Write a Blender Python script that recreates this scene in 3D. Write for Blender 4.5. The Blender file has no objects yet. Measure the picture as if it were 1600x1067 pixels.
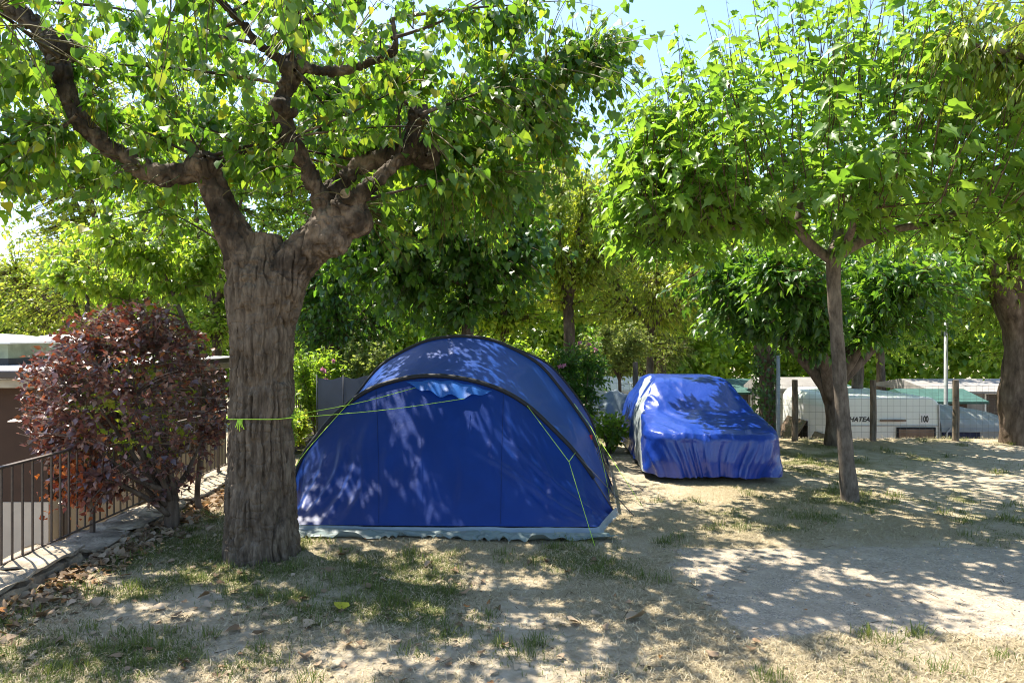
import bpy, bmesh, math, random
import numpy as np
from mathutils import Vector, Matrix, Euler

# ------------------------------------------------------------------ camera, sky, sun, exposure
scene = bpy.context.scene
COL = scene.collection
CAMH, F, HOR = 2.1, 1067.0, 525.0          # eye height, focal length and horizon row of the photograph (1600 px wide)
cam_data = bpy.data.cameras.new('camera'); cam = bpy.data.objects.new('camera', cam_data); COL.objects.link(cam)
cam.location = (0, 0, CAMH); cam.rotation_euler = (math.radians(90), 0, 0)
cam_data.sensor_width = 36; cam_data.lens = 36 * F / 1600; cam_data.shift_y = -(533.5 - HOR) / 1600
cam_data.clip_start = 0.05; cam_data.clip_end = 2000
scene.camera = cam

SUN = Vector((-0.36, 0.30, 0.88)).normalized()      # towards the sun
world = bpy.data.worlds.new('World'); scene.world = world; world.use_nodes = True
wn = world.node_tree; bg = wn.nodes['Background']
sky = wn.nodes.new('ShaderNodeTexSky'); sky.sky_type = 'NISHITA'; sky.sun_disc = False
sky.sun_elevation = math.asin(SUN.z); sky.sun_rotation = math.atan2(SUN.x, SUN.y)
sky.air_density = 1.0; sky.dust_density = 0.9; sky.ozone_density = 2.2
wn.links.new(sky.outputs[0], bg.inputs[0]); bg.inputs[1].default_value = 0.12
sun_data = bpy.data.lights.new('sun', 'SUN'); sun = bpy.data.objects.new('sun', sun_data); COL.objects.link(sun)
sun_data.energy = 4.4; sun_data.angle = math.radians(0.53); sun_data.color = (1.0, 0.93, 0.81)
sun.rotation_euler = SUN.to_track_quat('Z', 'Y').to_euler(); sun.location = SUN * 40
vs = scene.view_settings; vs.view_transform = 'Standard'; vs.look = 'None'; vs.gamma = 1; vs.use_curve_mapping = False
vs.exposure = 1.62
cy = scene.cycles
cy.max_bounces = 8; cy.diffuse_bounces = 4; cy.glossy_bounces = 3; cy.transmission_bounces = 4; cy.transparent_max_bounces = 8
cy.pixel_filter_type = 'BLACKMAN_HARRIS'; cy.filter_width = 1.05; cy.use_denoising = True; cy.caustics_reflective = False; cy.caustics_refractive = False

# ------------------------------------------------------------------ helpers
rng = np.random.default_rng(7)
random.seed(7)
def P(px, py, Y): return Vector(((px - 800) / F * Y, Y, CAMH - (py - HOR) / F * Y))
def G(px, py, z=0.0): return P(px, py, (CAMH - z) * F / (py - HOR))
def nrm(a): return a / np.maximum(np.linalg.norm(a, axis=-1, keepdims=True), 1e-9)

def hsh(*k):
    s = k[0] * 127.1
    for i, q in enumerate(k[1:]): s = s + q * (311.7, 74.7, 53.3)[i]
    s = np.sin(s) * 43758.5453
    return s - np.floor(s)
def vn2(x, y, seed=0):
    x = np.asarray(x, float); y = np.asarray(y, float)
    i, j = np.floor(x), np.floor(y); f, g = x - i, y - j
    f = f * f * (3 - 2 * f); g = g * g * (3 - 2 * g)
    a = hsh(i, j, seed + 0 * i); b = hsh(i + 1, j, seed + 0 * i); c = hsh(i, j + 1, seed + 0 * i); d = hsh(i + 1, j + 1, seed + 0 * i)
    return (a * (1 - f) + b * f) * (1 - g) + (c * (1 - f) + d * f) * g
def vn3(x, y, z, seed=0):
    k = np.floor(z); h = z - k; h = h * h * (3 - 2 * h)
    def lay(kk):
        i, j = np.floor(x), np.floor(y); f, g = x - i, y - j
        f = f * f * (3 - 2 * f); g = g * g * (3 - 2 * g); s = seed + 0 * i
        a = hsh(i, j, kk, s); b = hsh(i + 1, j, kk, s); c = hsh(i, j + 1, kk, s); d = hsh(i + 1, j + 1, kk, s)
        return (a * (1 - f) + b * f) * (1 - g) + (c * (1 - f) + d * f) * g
    return lay(k) * (1 - h) + lay(k + 1) * h
def fbm2(x, y, seed=0, o=3):
    t, a, s = 0, 0.5, 0
    for k in range(o): t = t + a * vn2(x * 2**k, y * 2**k, seed + k * 7); s += a; a *= .5
    return t / s
def sstep(a, b, x): t = np.clip((x - a) / (b - a), 0, 1); return t * t * (3 - 2 * t)

def np_mesh(name, v, f, mat=None, rnd=None, smooth=False, attrs=None):
    v = np.ascontiguousarray(v, dtype=np.float32); f = np.ascontiguousarray(f, dtype=np.int32)
    me = bpy.data.meshes.new(name)
    n, m, k = len(v), len(f), f.shape[1]
    me.vertices.add(n); me.vertices.foreach_set('co', v.ravel())
    me.loops.add(m * k); me.loops.foreach_set('vertex_index', f.ravel())
    me.polygons.add(m); me.polygons.foreach_set('loop_start', np.arange(m, dtype=np.int32) * k)
    if smooth: me.polygons.foreach_set('use_smooth', np.ones(m, dtype=bool))
    me.update(calc_edges=True)
    if rnd is not None:
        a = me.attributes.new('rnd', 'FLOAT', 'POINT'); a.data.foreach_set('value', np.asarray(rnd, np.float32))
    for nm, d in (attrs or {}).items():
        a = me.attributes.new(nm, 'FLOAT', 'POINT'); a.data.foreach_set('value', np.asarray(d, np.float32))
    if mat: me.materials.append(mat)
    return me

def link(name, me, parent=None, loc=None):
    o = bpy.data.objects.new(name, me); COL.objects.link(o)
    if loc is not None: o.location = loc
    if parent is not None:
        o.parent = parent
        o.matrix_parent_inverse = Matrix.Translation(-Vector(parent.get('_at', (0, 0, 0))))
    return o
def tag(o, label=None, cat=None, group=None, kind=None):
    if label: o['label'] = label
    if cat: o['category'] = cat
    if group: o['group'] = group
    if kind: o['kind'] = kind
    return o
def thing(name, label, cat, loc, group=None):
    o = bpy.data.objects.new(name, None); COL.objects.link(o); o.location = loc; o.empty_display_size = .2
    o['_at'] = tuple(loc)
    return tag(o, label, cat, group)

class MB:
    """collects quads / tris in world coordinates"""
    def __init__(s): s.v = []; s.f = []
    def add(s, v, f):
        n = len(s.v); s.v += [tuple(p) for p in v]; s.f += [tuple(i + n for i in q) for q in f]; return s
    def box(s, a, b, rz=0, piv=None):
        x0, y0, z0 = a; x1, y1, z1 = b
        v = [Vector(p) for p in ((x0,y0,z0),(x1,y0,z0),(x1,y1,z0),(x0,y1,z0),(x0,y0,z1),(x1,y0,z1),(x1,y1,z1),(x0,y1,z1))]
        if rz:
            c = Vector(piv) if piv is not None else Vector(((x0+x1)/2, (y0+y1)/2, 0)); R = Matrix.Rotation(rz, 3, 'Z')
            v = [R @ (p - c) + c for p in v]
        return s.add(v, [(0,3,2,1),(4,5,6,7),(0,1,5,4),(1,2,6,5),(2,3,7,6),(3,0,4,7)])
    def tube(s, pts, r, sides=8, cap=True):
        v, f = tube(pts, r, sides, cap); return s.add(v.tolist(), f)
    def prism(s, poly, axis, a, b):
        n = len(poly)
        def q(p, t): return (t, p[0], p[1]) if axis == 'x' else ((p[0], t, p[1]) if axis == 'y' else (p[0], p[1], t))
        v = [q(p, a) for p in poly] + [q(p, b) for p in poly]
        return s.add(v, [tuple(range(n))[::-1], tuple(range(n, 2*n))] + [(i, (i+1) % n, n + (i+1) % n, n + i) for i in range(n)])
    def mesh(s, name, mat, smooth=False, bevel=0):
        me = bpy.data.meshes.new(name); me.from_pydata(s.v, [], s.f)
        bm = bmesh.new(); bm.from_mesh(me)
        bmesh.ops.recalc_face_normals(bm, faces=bm.faces)
        if bevel:
            e = [x for x in bm.edges if len(x.link_faces) == 2 and x.calc_face_angle(0) > .6]
            bmesh.ops.bevel(bm, geom=e, offset=bevel, segments=2, affect='EDGES', profile=.6)
        bm.to_mesh(me); bm.free()
        if smooth: me.polygons.foreach_set('use_smooth', np.ones(len(me.polygons), dtype=bool))
        me.materials.append(mat); return me
    def build(s, name, mat, parent=None, smooth=False, bevel=0):
        return link(name, s.mesh(name, mat, smooth, bevel), parent)

def catmull(pts, n):
    p = np.array([tuple(q) for q in pts], float)
    if len(p) == 2: t = np.linspace(0, 1, n)[:, None]; return p[0] * (1 - t) + p[1] * t
    e = np.vstack([2 * p[0] - p[1], p, 2 * p[-1] - p[-2]])
    d = np.concatenate([[0], np.cumsum(np.linalg.norm(np.diff(p[:, :3], axis=0), axis=1))])
    out = []
    for t in np.linspace(0, d[-1], n):
        i = min(int(np.searchsorted(d, t, 'right')) - 1, len(p) - 2); u = (t - d[i]) / max(d[i+1] - d[i], 1e-9)
        a, b, c, q = e[i], e[i+1], e[i+2], e[i+3]
        out.append(.5 * (2*b + (c - a)*u + (2*a - 5*b + 4*c - q)*u*u + (3*b - a - 3*c + q)*u**3))
    return np.array(out)
def tube(pts, r, sides=8, cap=True):
    p = np.array([tuple(q) for q in pts], float); n = len(p)
    r = np.full(n, r) if np.isscalar(r) else np.asarray(r, float)
    t = nrm(np.gradient(p, axis=0)) if n > 2 else nrm(np.repeat((p[1] - p[0])[None], n, 0))
    ref = np.array([0, 0, 1.0]) if abs(t[0][2]) < .9 else np.array([1.0, 0, 0])
    u = np.zeros_like(p); a = nrm(np.cross(t[0], ref)); 
    for i in range(n):
        a = nrm(a - t[i] * np.dot(a, t[i])); u[i] = a
    w = np.cross(t, u)
    th = np.arange(sides) * 2 * math.pi / sides
    v = p[:, None] + r[:, None, None] * (np.cos(th)[None, :, None] * u[:, None] + np.sin(th)[None, :, None] * w[:, None])
    v = v.reshape(-1, 3); f = []
    for i in range(n - 1):
        for j in range(sides):
            k = (j + 1) % sides; f.append((i*sides + j, i*sides + k, (i+1)*sides + k, (i+1)*sides + j))
    if cap:
        f.append(tuple(range(sides))[::-1]); f.append(tuple((n-1)*sides + j for j in range(sides)))
    return v, f
def grid_faces(nu, nv):
    i, j = np.meshgrid(np.arange(nu - 1), np.arange(nv - 1), indexing='ij')
    a = (i * nv + j).ravel(); return np.stack([a, a + nv, a + nv + 1, a + 1], 1)
def grid_normals(p): return nrm(np.cross(np.gradient(p, axis=0), np.gradient(p, axis=1)))

# ------------------------------------------------------------------ materials
def new_mat(name):
    m = bpy.data.materials.new(name); m.use_nodes = True; nt = m.node_tree
    return m, nt, nt.nodes['Principled BSDF'], nt.nodes['Material Output']
def nd(nt, t, **kw):
    n = nt.nodes.new(t)
    for k, v in kw.items():
        if k in n.inputs: n.inputs[k].default_value = v
        else: setattr(n, k, v)
    return n
def ramp(nt, fac, stops):
    r = nt.nodes.new('ShaderNodeValToRGB'); e = r.color_ramp.elements
    while len(e) < len(stops): e.new(.5)
    for q, (p, c) in zip(e, stops): q.position = p; q.color = (*c, 1)
    nt.links.new(fac, r.inputs[0]); return r.outputs[0]
def coords(nt, scale=(1, 1, 1)):
    t = nt.nodes.new('ShaderNodeTexCoord'); m = nt.nodes.new('ShaderNodeMapping'); m.inputs['Scale'].default_value = scale
    nt.links.new(t.outputs['Object'], m.inputs[0]); return m.outputs[0]
def noise(nt, vec, s, d=4, rough=.55):
    n = nd(nt, 'ShaderNodeTexNoise', Scale=s, Detail=d, Roughness=rough); nt.links.new(vec, n.inputs['Vector']); return n.outputs[0]
def bump(nt, h, strength, dist, bsdf, prev=None):
    b = nd(nt, 'ShaderNodeBump', Strength=strength, Distance=dist); nt.links.new(h, b.inputs['Height'])
    if prev: nt.links.new(prev, b.inputs['Normal'])
    nt.links.new(b.outputs[0], bsdf.inputs['Normal']); return b.outputs[0]
def simple(name, col, rough=.6, spec=.5, var=.25, vs_=6, bs=40, bstr=.2, bd=.003, metal=0, scale=(1, 1, 1)):
    m, nt, b, _ = new_mat(name); c = coords(nt, scale)
    n = noise(nt, c, vs_, 5)
    lo = tuple(x * (1 - var) for x in col); hi = tuple(min(1, x * (1 + var)) for x in col)
    nt.links.new(ramp(nt, n, [(.3, lo), (.7, hi)]), b.inputs['Base Color'])
    b.inputs['Roughness'].default_value = rough; b.inputs['Specular IOR Level'].default_value = spec; b.inputs['Metallic'].default_value = metal
    if bstr: bump(nt, noise(nt, c, bs, 4), bstr, bd, b)
    return m
def leaf_mat(name, stops, trans, tfac=.45, rough=.42, spec=.5):
    """leaf blade: every leaf takes its own shade from the species' range; light passes through it"""
    m, nt, b, out = new_mat(name)
    a = nd(nt, 'ShaderNodeAttribute', attribute_name='rnd'); oi = nt.nodes.new('ShaderNodeObjectInfo')
    ad = nd(nt, 'ShaderNodeMath', operation='ADD'); nt.links.new(a.outputs['Fac'], ad.inputs[0]); nt.links.new(oi.outputs['Random'], ad.inputs[1])
    fr = nd(nt, 'ShaderNodeMath', operation='FRACT'); nt.links.new(ad.outputs[0], fr.inputs[0])
    nt.links.new(ramp(nt, fr.outputs[0], stops), b.inputs['Base Color'])
    b.inputs['Roughness'].default_value = rough; b.inputs['Specular IOR Level'].default_value = spec
    t = nt.nodes.new('ShaderNodeBsdfTranslucent')
    nt.links.new(ramp(nt, fr.outputs[0], trans), t.inputs[0])
    mx = nd(nt, 'ShaderNodeMixShader'); mx.inputs[0].default_value = tfac
    nt.links.new(b.outputs[0], mx.inputs[1]); nt.links.new(t.outputs[0], mx.inputs[2]); nt.links.new(mx.outputs[0], out.inputs[0])
    return m
def bark_mat(name, dark, mid, light, scale=(14, 14, 2.2), bstr=.7, bd=.012, patch=.3):
    m, nt, b, _ = new_mat(name); c = coords(nt, scale); c1 = coords(nt, (1, 1, 1))
    n = noise(nt, c, 1.0, 8, .65); n2 = noise(nt, c1, 3.5, 4)
    mixn = nd(nt, 'ShaderNodeMath', operation='MULTIPLY_ADD'); mixn.inputs[1].default_value = 1 - patch; 
    s = nd(nt, 'ShaderNodeMath', operation='MULTIPLY'); s.inputs[1].default_value = patch
    nt.links.new(n2, s.inputs[0]); nt.links.new(n, mixn.inputs[0]); nt.links.new(s.outputs[0], mixn.inputs[2])
    nt.links.new(ramp(nt, mixn.outputs[0], [(.36, dark), (.5, mid), (.68, light)]), b.inputs['Base Color'])
    b.inputs['Roughness'].default_value = .9; b.inputs['Specular IOR Level'].default_value = .2
    p = bump(nt, n, bstr, bd, b); bump(nt, noise(nt, c1, 90, 4), .35, .003, b, p)
    return m

M = {}
M['poplar'] = leaf_mat('poplar_leaf', [(0, (.040, .095, .020)), (.5, (.065, .140, .026)), (.90, (.095, .18, .03)), (.97, (.22, .24, .02)), (1, (.16, .17, .02))],
                       [(0, (.17, .37, .02)), (.6, (.28, .49, .03)), (.93, (.40, .54, .03)), (1, (.58, .52, .03))], .48, .36, .45)
M['mulberry'] = leaf_mat('mulberry_leaf', [(0, (.065, .14, .020)), (.5, (.105, .205, .028)), (1, (.16, .26, .04))],
                         [(0, (.22, .44, .03)), (1, (.39, .58, .04))], .47, .4, .45)
M['willowy'] = leaf_mat('narrow_leaf', [(0, (.10, .16, .035)), (.6, (.16, .23, .045)), (1, (.25, .30, .06))],
                        [(0, (.40, .56, .04)), (1, (.60, .66, .06))], .5, .4, .45)
M['darkleaf'] = leaf_mat('dark_leaf', [(0, (.028, .075, .020)), (.6, (.05, .12, .028)), (1, (.08, .16, .03))],
                         [(0, (.14, .34, .02)), (1, (.28, .48, .03))], .42, .35, .5)
M['midleaf'] = leaf_mat('mid_green_leaf', [(0, (.075, .155, .028)), (.6, (.125, .215, .035)), (1, (.19, .27, .05))],
                        [(0, (.34, .58, .04)), (1, (.56, .70, .05))], .52, .42, .4)
M['yelleaf'] = leaf_mat('yellow_green_leaf', [(0, (.13, .20, .025)), (.6, (.22, .29, .035)), (1, (.34, .35, .05))],
                        [(0, (.38, .56, .04)), (1, (.64, .66, .06))], .50, .45, .4)
M['paleleaf'] = leaf_mat('pale_leaf', [(0, (.13, .19, .05)), (1, (.24, .28, .08))], [(0, (.30, .42, .06)), (1, (.45, .50, .10))], .42, .5, .35)
M['purple'] = leaf_mat('purple_leaf', [(0, (.085, .045, .042)), (.4, (.155, .08, .068)), (.75, (.23, .115, .09)), (.94, (.32, .15, .09)), (1, (.42, .14, .03))],
                       [(0, (.10, .015, .012)), (.8, (.26, .04, .012)), (1, (.50, .12, .01))], .26, .28, .8)
M['dryleaf'] = leaf_mat('dry_leaf', [(0, (.14, .09, .05)), (.4, (.27, .19, .12)), (.85, (.42, .33, .23)), (1, (.30, .13, .04))],
                        [(0, (.2, .1, .03)), (1, (.4, .25, .1))], .15, .7, .2)
M['yellowfall'] = leaf_mat('fallen_yellow_leaf', [(0, (.42, .40, .03)), (1, (.48, .44, .04))], [(0, (.5, .45, .02)), (1, (.5, .45, .02))], .2, .5, .3)
M['grass'] = leaf_mat('green_grass', [(0, (.055, .085, .02)), (.5, (.10, .135, .03)), (1, (.19, .19, .06))], [(0, (.14, .22, .03)), (1, (.26, .30, .06))], .3, .6, .25)
M['straw'] = leaf_mat('dry_grass', [(0, (.26, .21, .12)), (.5, (.42, .35, .22)), (1, (.56, .485, .34))], [(0, (.30, .24, .1)), (1, (.4, .34, .16))], .2, .7, .2)
M['petal'] = leaf_mat('pink_petal', [(0, (.55, .20, .34)), (1, (.72, .36, .48))], [(0, (.6, .25, .38)), (1, (.7, .35, .45))], .35, .6, .2)
M['barkbig'] = bark_mat('furrowed_bark', (.042, .03, .02), (.108, .081, .057), (.20, .156, .113), (26, 26, 7), 1.0, .012)
M['barklimb'] = bark_mat('limb_bark', (.012, .009, .007), (.055, .041, .03), (.25, .19, .14), (11, 11, 7), 1.0, .02, .62)
M['barkmul'] = bark_mat('mulberry_bark', (.06, .047, .036), (.135, .108, .083), (.225, .185, .145), (20, 20, 7), .4, .006)
M['barkfar'] = bark_mat('far_bark', (.05, .036, .026), (.12, .088, .064), (.22, .17, .13), (12, 12, 3), .5, .01)
M['twig'] = simple('twig', (.085, .058, .032), .8, .2, .3, 20, 60, .2)
M['twiggreen'] = simple('green_twig', (.12, .10, .04), .7, .3, .3, 20, 60, .2)
M['cutwood'] = simple('cut_wood', (.20, .145, .09), .85, .2, .35, 30, 80, .4)
M['bushtwig'] = simple('bush_twig', (.20, .16, .13), .8, .2, .3, 20, 60, .2)
M['ivy'] = leaf_mat('ivy_leaf', [(0, (.025, .07, .015)), (1, (.06, .13, .025))], [(0, (.1, .25, .02)), (1, (.15, .3, .03))], .3, .35, .5)

# ------------------------------------------------------------------ the ground
def drive_edge(x): return 4.78 + .22 * (vn2(x * 1.3, x * 0 + 3.1, 5) - .5) + .16 * (vn2(x * 4.7, x * 0 + 1.1, 6) - .5)
def drive_mask(x, y):
    w = .35 * (fbm2(x * 1.7, y * 1.7, 11) - .5) + .22 * (fbm2(x * 7, y * 7, 12) - .5)
    return sstep(1.35, 1.75, x + w * 1.6) * sstep(4.72, 4.90, y + w * .7) * (1 - sstep(6.70, 6.86, y + w * .45))
def green_mask(x, y):
    n = fbm2(x * 1.15 + 4, y * 1.15, 21); n2 = fbm2(x * 3.1, y * 3.1, 22)
    z = .62 * (1 - sstep(-1.6, 1.3, x)) * (1 - .45 * sstep(5.6, 4.3, y))
    z = np.maximum(z, .75 * np.exp(-((y - 6.45) / .55)**2) * (1 - sstep(.7, 1.5, x)) * sstep(-2.6, -1.6, x))
    z = np.maximum(z, .72 * np.exp(-((x - 4.2) / 2.0)**2 - ((y - 8.6) / 1.2)**2))
    z = np.maximum(z, .75 * np.exp(-((x - 5.6) / 1.5)**2 - ((y - 12.0) / 1.9)**2))
    z = np.maximum(z, .45 * sstep(12.6, 13.6, y))
    z = np.maximum(z, .35 * np.exp(-((x - 1.6) / 1.6)**2 - ((y - 7.2) / .7)**2))
    return np.clip(z + 1.7 * (n - .5) + 1.1 * (n2 - .5) - .14, 0, 1) * (1 - drive_mask(x, y)) * sstep(.12, .4, z + .25)
def straw_mask(x, y):
    n = fbm2(x * .9 + 9, y * .9, 31); n2 = fbm2(x * 3.3, y * 3.3, 32)
    z = .62 + 0 * x
    z = z - .5 * np.exp(-((x - 1.7) / .8)**2 - ((y - 9.2) / 1.3)**2) - .6 * np.exp(-((x - 7.8) / 2.2)**2 - ((y - 10.6) / 2.0)**2)
    z = z - .22 * np.exp(-((x - .7) / 1.0)**2 - ((y - 5.2) / 1.0)**2)
    z = z + .12 * sstep(4.9, 4.3, y) * sstep(.6, 1.6, x) - .45 * sstep(4.8, 6.2, x) * sstep(8.2, 9.2, y) * (1 - sstep(12.4, 13.4, y))
    return np.clip(z + 1.6 * (n - .5) + .7 * (n2 - .5), 0, 1) * (1 - .80 * drive_mask(x, y))
def gz(x, y):
    return .05 * (fbm2(np.asarray(x) * .5, np.asarray(y) * .5, 41) - .5) + .018 * (fbm2(np.asarray(x) * 2.5, np.asarray(y) * 2.5, 42) - .5)
def gzf(x, y): return float(gz(np.array([x]), np.array([y]))[0])

m, nt, b, _ = new_mat('ground_soil'); c = coords(nt)
ag = nd(nt, 'ShaderNodeAttribute', attribute_name='green'); as_ = nd(nt, 'ShaderNodeAttribute', attribute_name='straw')
sand = ramp(nt, noise(nt, c, 5, 8, .65), [(.3, (.32, .255, .175)), (.55, (.46, .39, .285)), (.75, (.57, .495, .385))])
st = ramp(nt, noise(nt, coords(nt, (1, 1.6, 1)), 55, 6, .7), [(.3, (.15, .115, .065)), (.5, (.36, .295, .185)), (.7, (.57, .485, .34))])
gr = ramp(nt, noise(nt, c, 48, 6, .7), [(.32, (.05, .055, .02)), (.5, (.15, .15, .06)), (.68, (.38, .33, .18))])
def mixc(fac_out, a, bb, nz, amt):
    md = nd(nt, 'ShaderNodeMath', operation='MULTIPLY_ADD'); md.inputs[1].default_value = amt; md.inputs[2].default_value = -amt / 2
    nt.links.new(nz, md.inputs[0]); ad = nd(nt, 'ShaderNodeMath', operation='ADD', use_clamp=True)
    nt.links.new(fac_out, ad.inputs[0]); nt.links.new(md.outputs[0], ad.inputs[1])
    mr = nd(nt, 'ShaderNodeMapRange'); mr.inputs[1].default_value = .28; mr.inputs[2].default_value = .72; nt.links.new(ad.outputs[0], mr.inputs[0])
    mx = nd(nt, 'ShaderNodeMix', data_type='RGBA'); nt.links.new(mr.outputs[0], mx.inputs[0]); nt.links.new(a, mx.inputs[6]); nt.links.new(bb, mx.inputs[7]); return mx.outputs[2]
q = mixc(as_.outputs['Fac'], sand, st, noise(nt, c, 14, 6, .7), 1.1)
q = mixc(ag.outputs['Fac'], q, gr, noise(nt, c, 11, 6, .7), .9)
nt.links.new(q, b.inputs['Base Color']); b.inputs['Roughness'].default_value = .95; b.inputs['Specular IOR Level'].default_value = .15
pb = bump(nt, noise(nt, c, 22, 8, .75), .8, .045, b); bump(nt, noise(nt, c, 130, 4, .7), .7, .008, b, pb)
M['ground'] = m

XL, XR, YF, YB = -4.02, 26.0, -6.0, 14.9
xs = np.unique(np.concatenate([np.arange(XL, 11, .09), np.linspace(11, XR, 30)])); ys = np.unique(np.concatenate([np.linspace(YF, 3.6, 30), np.arange(3.6, YB, .09), [YB]]))
gx, gy = np.meshgrid(xs, ys, indexing='ij'); z = gz(gx, gy)
def yback(x): return np.where(x < 4.2, YB, np.where(x > 5.4, 13.98, YB + (13.98 - YB) * (x - 4.2) / 1.2))
gy = np.minimum(gy, yback(gx) + (gy - YB) * .02)
v = np.stack([gx, gy, z], -1).reshape(-1, 3); f = grid_faces(len(xs), len(ys))
tag(link('terrace_ground', np_mesh('terrace_ground', v, f, M['ground'], smooth=True, attrs={'green': green_mask(v[:, 0], v[:, 1]), 'straw': straw_mask(v[:, 0], v[:, 1])})), kind='structure')
# earth bank of the terrace, dropping to the lower pitches
M['earth'] = simple('bank_earth', (.16, .115, .075), .95, .1, .4, 4, 25, .7, .02)
mb = MB()
for xa_, xb_ in ((XL + .002, 4.2), (4.2, 5.4), (5.4, XR)):
    ya_, yb_ = float(yback(np.array(xa_ + 1e-6))), float(yback(np.array(xb_ - 1e-6)))
    mb.add([(xa_, ya_, -.05), (xb_, yb_, -.05), (xb_, yb_ + .9, -2.15), (xa_, ya_ + .9, -2.15)], [(0, 1, 2, 3)])
mb.add([(XL + .002, YF, -.08), (XL + .002, YB, -.08), (XL - .1, YB, -2.15), (XL - .1, YF, -2.15)], [(0, 1, 2, 3)])
tag(mb.build('terrace_bank', M['earth']), kind='structure')
M['lowground'] = simple('lower_soil', (.27, .23, .16), .95, .15, .45, .6, 12, .6, .02)
tag(MB().add([(-600, -600, -2.1), (600, -600, -2.1), (600, 1200, -2.1), (-600, 1200, -2.1)], [(0, 1, 2, 3)]).build('lower_ground', M['lowground']), kind='structure')

# worn gravelly drive crossing the right foreground
m, nt, b, _ = new_mat('gravel_drive'); c = coords(nt)
vo = nd(nt, 'ShaderNodeTexVoronoi', Scale=75.0); nt.links.new(c, vo.inputs['Vector'])
g1 = ramp(nt, vo.outputs['Color'], [(.1, (.18, .15, .115)), (.5, (.31, .265, .205)), (.9, (.46, .395, .31))])
g2 = ramp(nt, noise(nt, c, 6, 8, .7), [(.35, (.25, .205, .15)), (.7, (.44, .375, .285))])
mx = nd(nt, 'ShaderNodeMix', data_type='RGBA'); nt.links.new(ramp(nt, noise(nt, c, 3.2, 7, .7), [(.36, (0, 0, 0)), (.6, (1, 1, 1))]), mx.inputs[0])
nt.links.new(g1, mx.inputs[6]); nt.links.new(g2, mx.inputs[7]); nt.links.new(mx.outputs[2], b.inputs['Base Color'])
b.inputs['Roughness'].default_value = .92; b.inputs['Specular IOR Level'].default_value = .2
pb = bump(nt, vo.outputs['Distance'], .45, .008, b); bump(nt, noise(nt, c, 40, 6, .7), .4, .01, b, pb)
M['drive'] = m
x = np.concatenate([np.arange(1.2, 8, .06), np.linspace(8, XR, 60)]); yv = np.arange(4.5, 7.05, .06)
dx, dy = np.meshgrid(x, yv, indexing='ij'); msk = drive_mask(dx, dy)
dz = gz(dx, dy) + (-.022 + .031 * sstep(.25, .75, msk)) + .004 * (vn2(dx * 9, dy * 9, 3) - .5)
tag(link('gravel_drive', np_mesh('gravel_drive', np.stack([dx, dy, dz], -1).reshape(-1, 3), grid_faces(len(x), len(yv)), M['drive'], smooth=True)), kind='structure')

# ------------------------------------------------------------------ leaves and trees
def mirror(l, mid, tl):
    n = len(mid); k = len(l)
    v = mid + l + [(-a, b_, c_) for a, b_, c_ in l]
    f = tl + [tuple((i if i < n else i + k) for i in t)[::-1] for t in tl]
    return np.array(v, float), np.array(f)
T_HEART = mirror([(-.38, -.06, .07), (-.48, .25, .10), (-.26, .64, .03)], [(0, 0, 0), (0, .5, 0), (0, 1, -.12)], [(0, 3, 4), (0, 4, 1), (1, 4, 5), (1, 5, 2)])
T_LOBE = mirror([(-.18, -.08, .08), (-.30, .15, .15), (-.20, .34, .08), (-.26, .58, .06), (-.12, .68, .02)], [(0, 0, 0), (0, .35, 0), (0, .64, -.04), (0, 1.08, -.20)],
                [(0, 4, 5), (0, 5, 6), (0, 6, 1), (1, 6, 7), (1, 7, 8), (1, 8, 2), (2, 8, 3)])
T_LANCE = mirror([(-.17, .33, .05)], [(0, 0, 0), (0, .5, 0), (0, 1, -.12)], [(0, 3, 1), (1, 3, 2)])
T_OVATE = mirror([(-.32, .36, .07)], [(0, 0, 0), (0, .5, 0), (0, 1, -.14)], [(0, 3, 1), (1, 3, 2)])
def place(tm, p, d, n, s):
    d = nrm(d); n = nrm(n - d * (n * d).sum(-1, keepdims=True)); t = np.cross(d, n)
    v, f = tm
    V = p[:, None] + s[:, None, None] * (v[None, :, 0, None] * t[:, None] + v[None, :, 1, None] * d[:, None] + v[None, :, 2, None] * n[:, None])
    Fi = f[None] + (np.arange(len(p)) * len(v))[:, None, None]
    return V.reshape(-1, 3), Fi.reshape(-1, 3)
def twig_mesh(A, C, E, r0, r1=.0018, k=6, sides=3):
    t = np.linspace(0, 1, k)[None, :, None]
    p = (1 - t)**2 * A[:, None] + 2 * t * (1 - t) * C[:, None] + t * t * E[:, None]
    tg = nrm(np.gradient(p, axis=1)); u = nrm(np.cross(tg, np.array([.31, .83, .46]))); w = np.cross(tg, u)
    r = (r0[:, None] * (1 - t[..., 0]) + r1 * t[..., 0])
    th = np.arange(sides) * 2 * math.pi / sides
    v = p[:, :, None] + r[:, :, None, None] * (np.cos(th)[None, None, :, None] * u[:, :, None] + np.sin(th)[None, None, :, None] * w[:, :, None])
    n = len(A); f = []
    for i in range(k - 1):
        for j in range(sides):
            q = (j + 1) % sides; f.append((i*sides + j, i*sides + q, (i+1)*sides + q, (i+1)*sides + j))
    f = np.array(f)[None] + (np.arange(n) * k * sides)[:, None, None]
    return v.reshape(-1, 3), f.reshape(-1, 4)
def rand_dirs(n):
    return nrm(rng.normal(size=(n, 3)))
def ball_ends(n, c, rad, zmin=None, inner=.35, lump=.35, seed=0):
    d = rand_dirs(n); r = inner + (1 - inner) * rng.random(n)**.6
    k = 1 - lump + 2 * lump * vn3(d[:, 0] * 2.1 + 7, d[:, 1] * 2.1 + 7, d[:, 2] * 2.1 + 7, seed)
    e = np.array(c) + d * (r * k)[:, None] * np.array(rad)
    if zmin is not None: e = e[e[:, 2] > zmin + .25 * (vn2(e[:, 0] * 1.5, e[:, 1] * 1.5, seed) - .5)]
    return e
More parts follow.
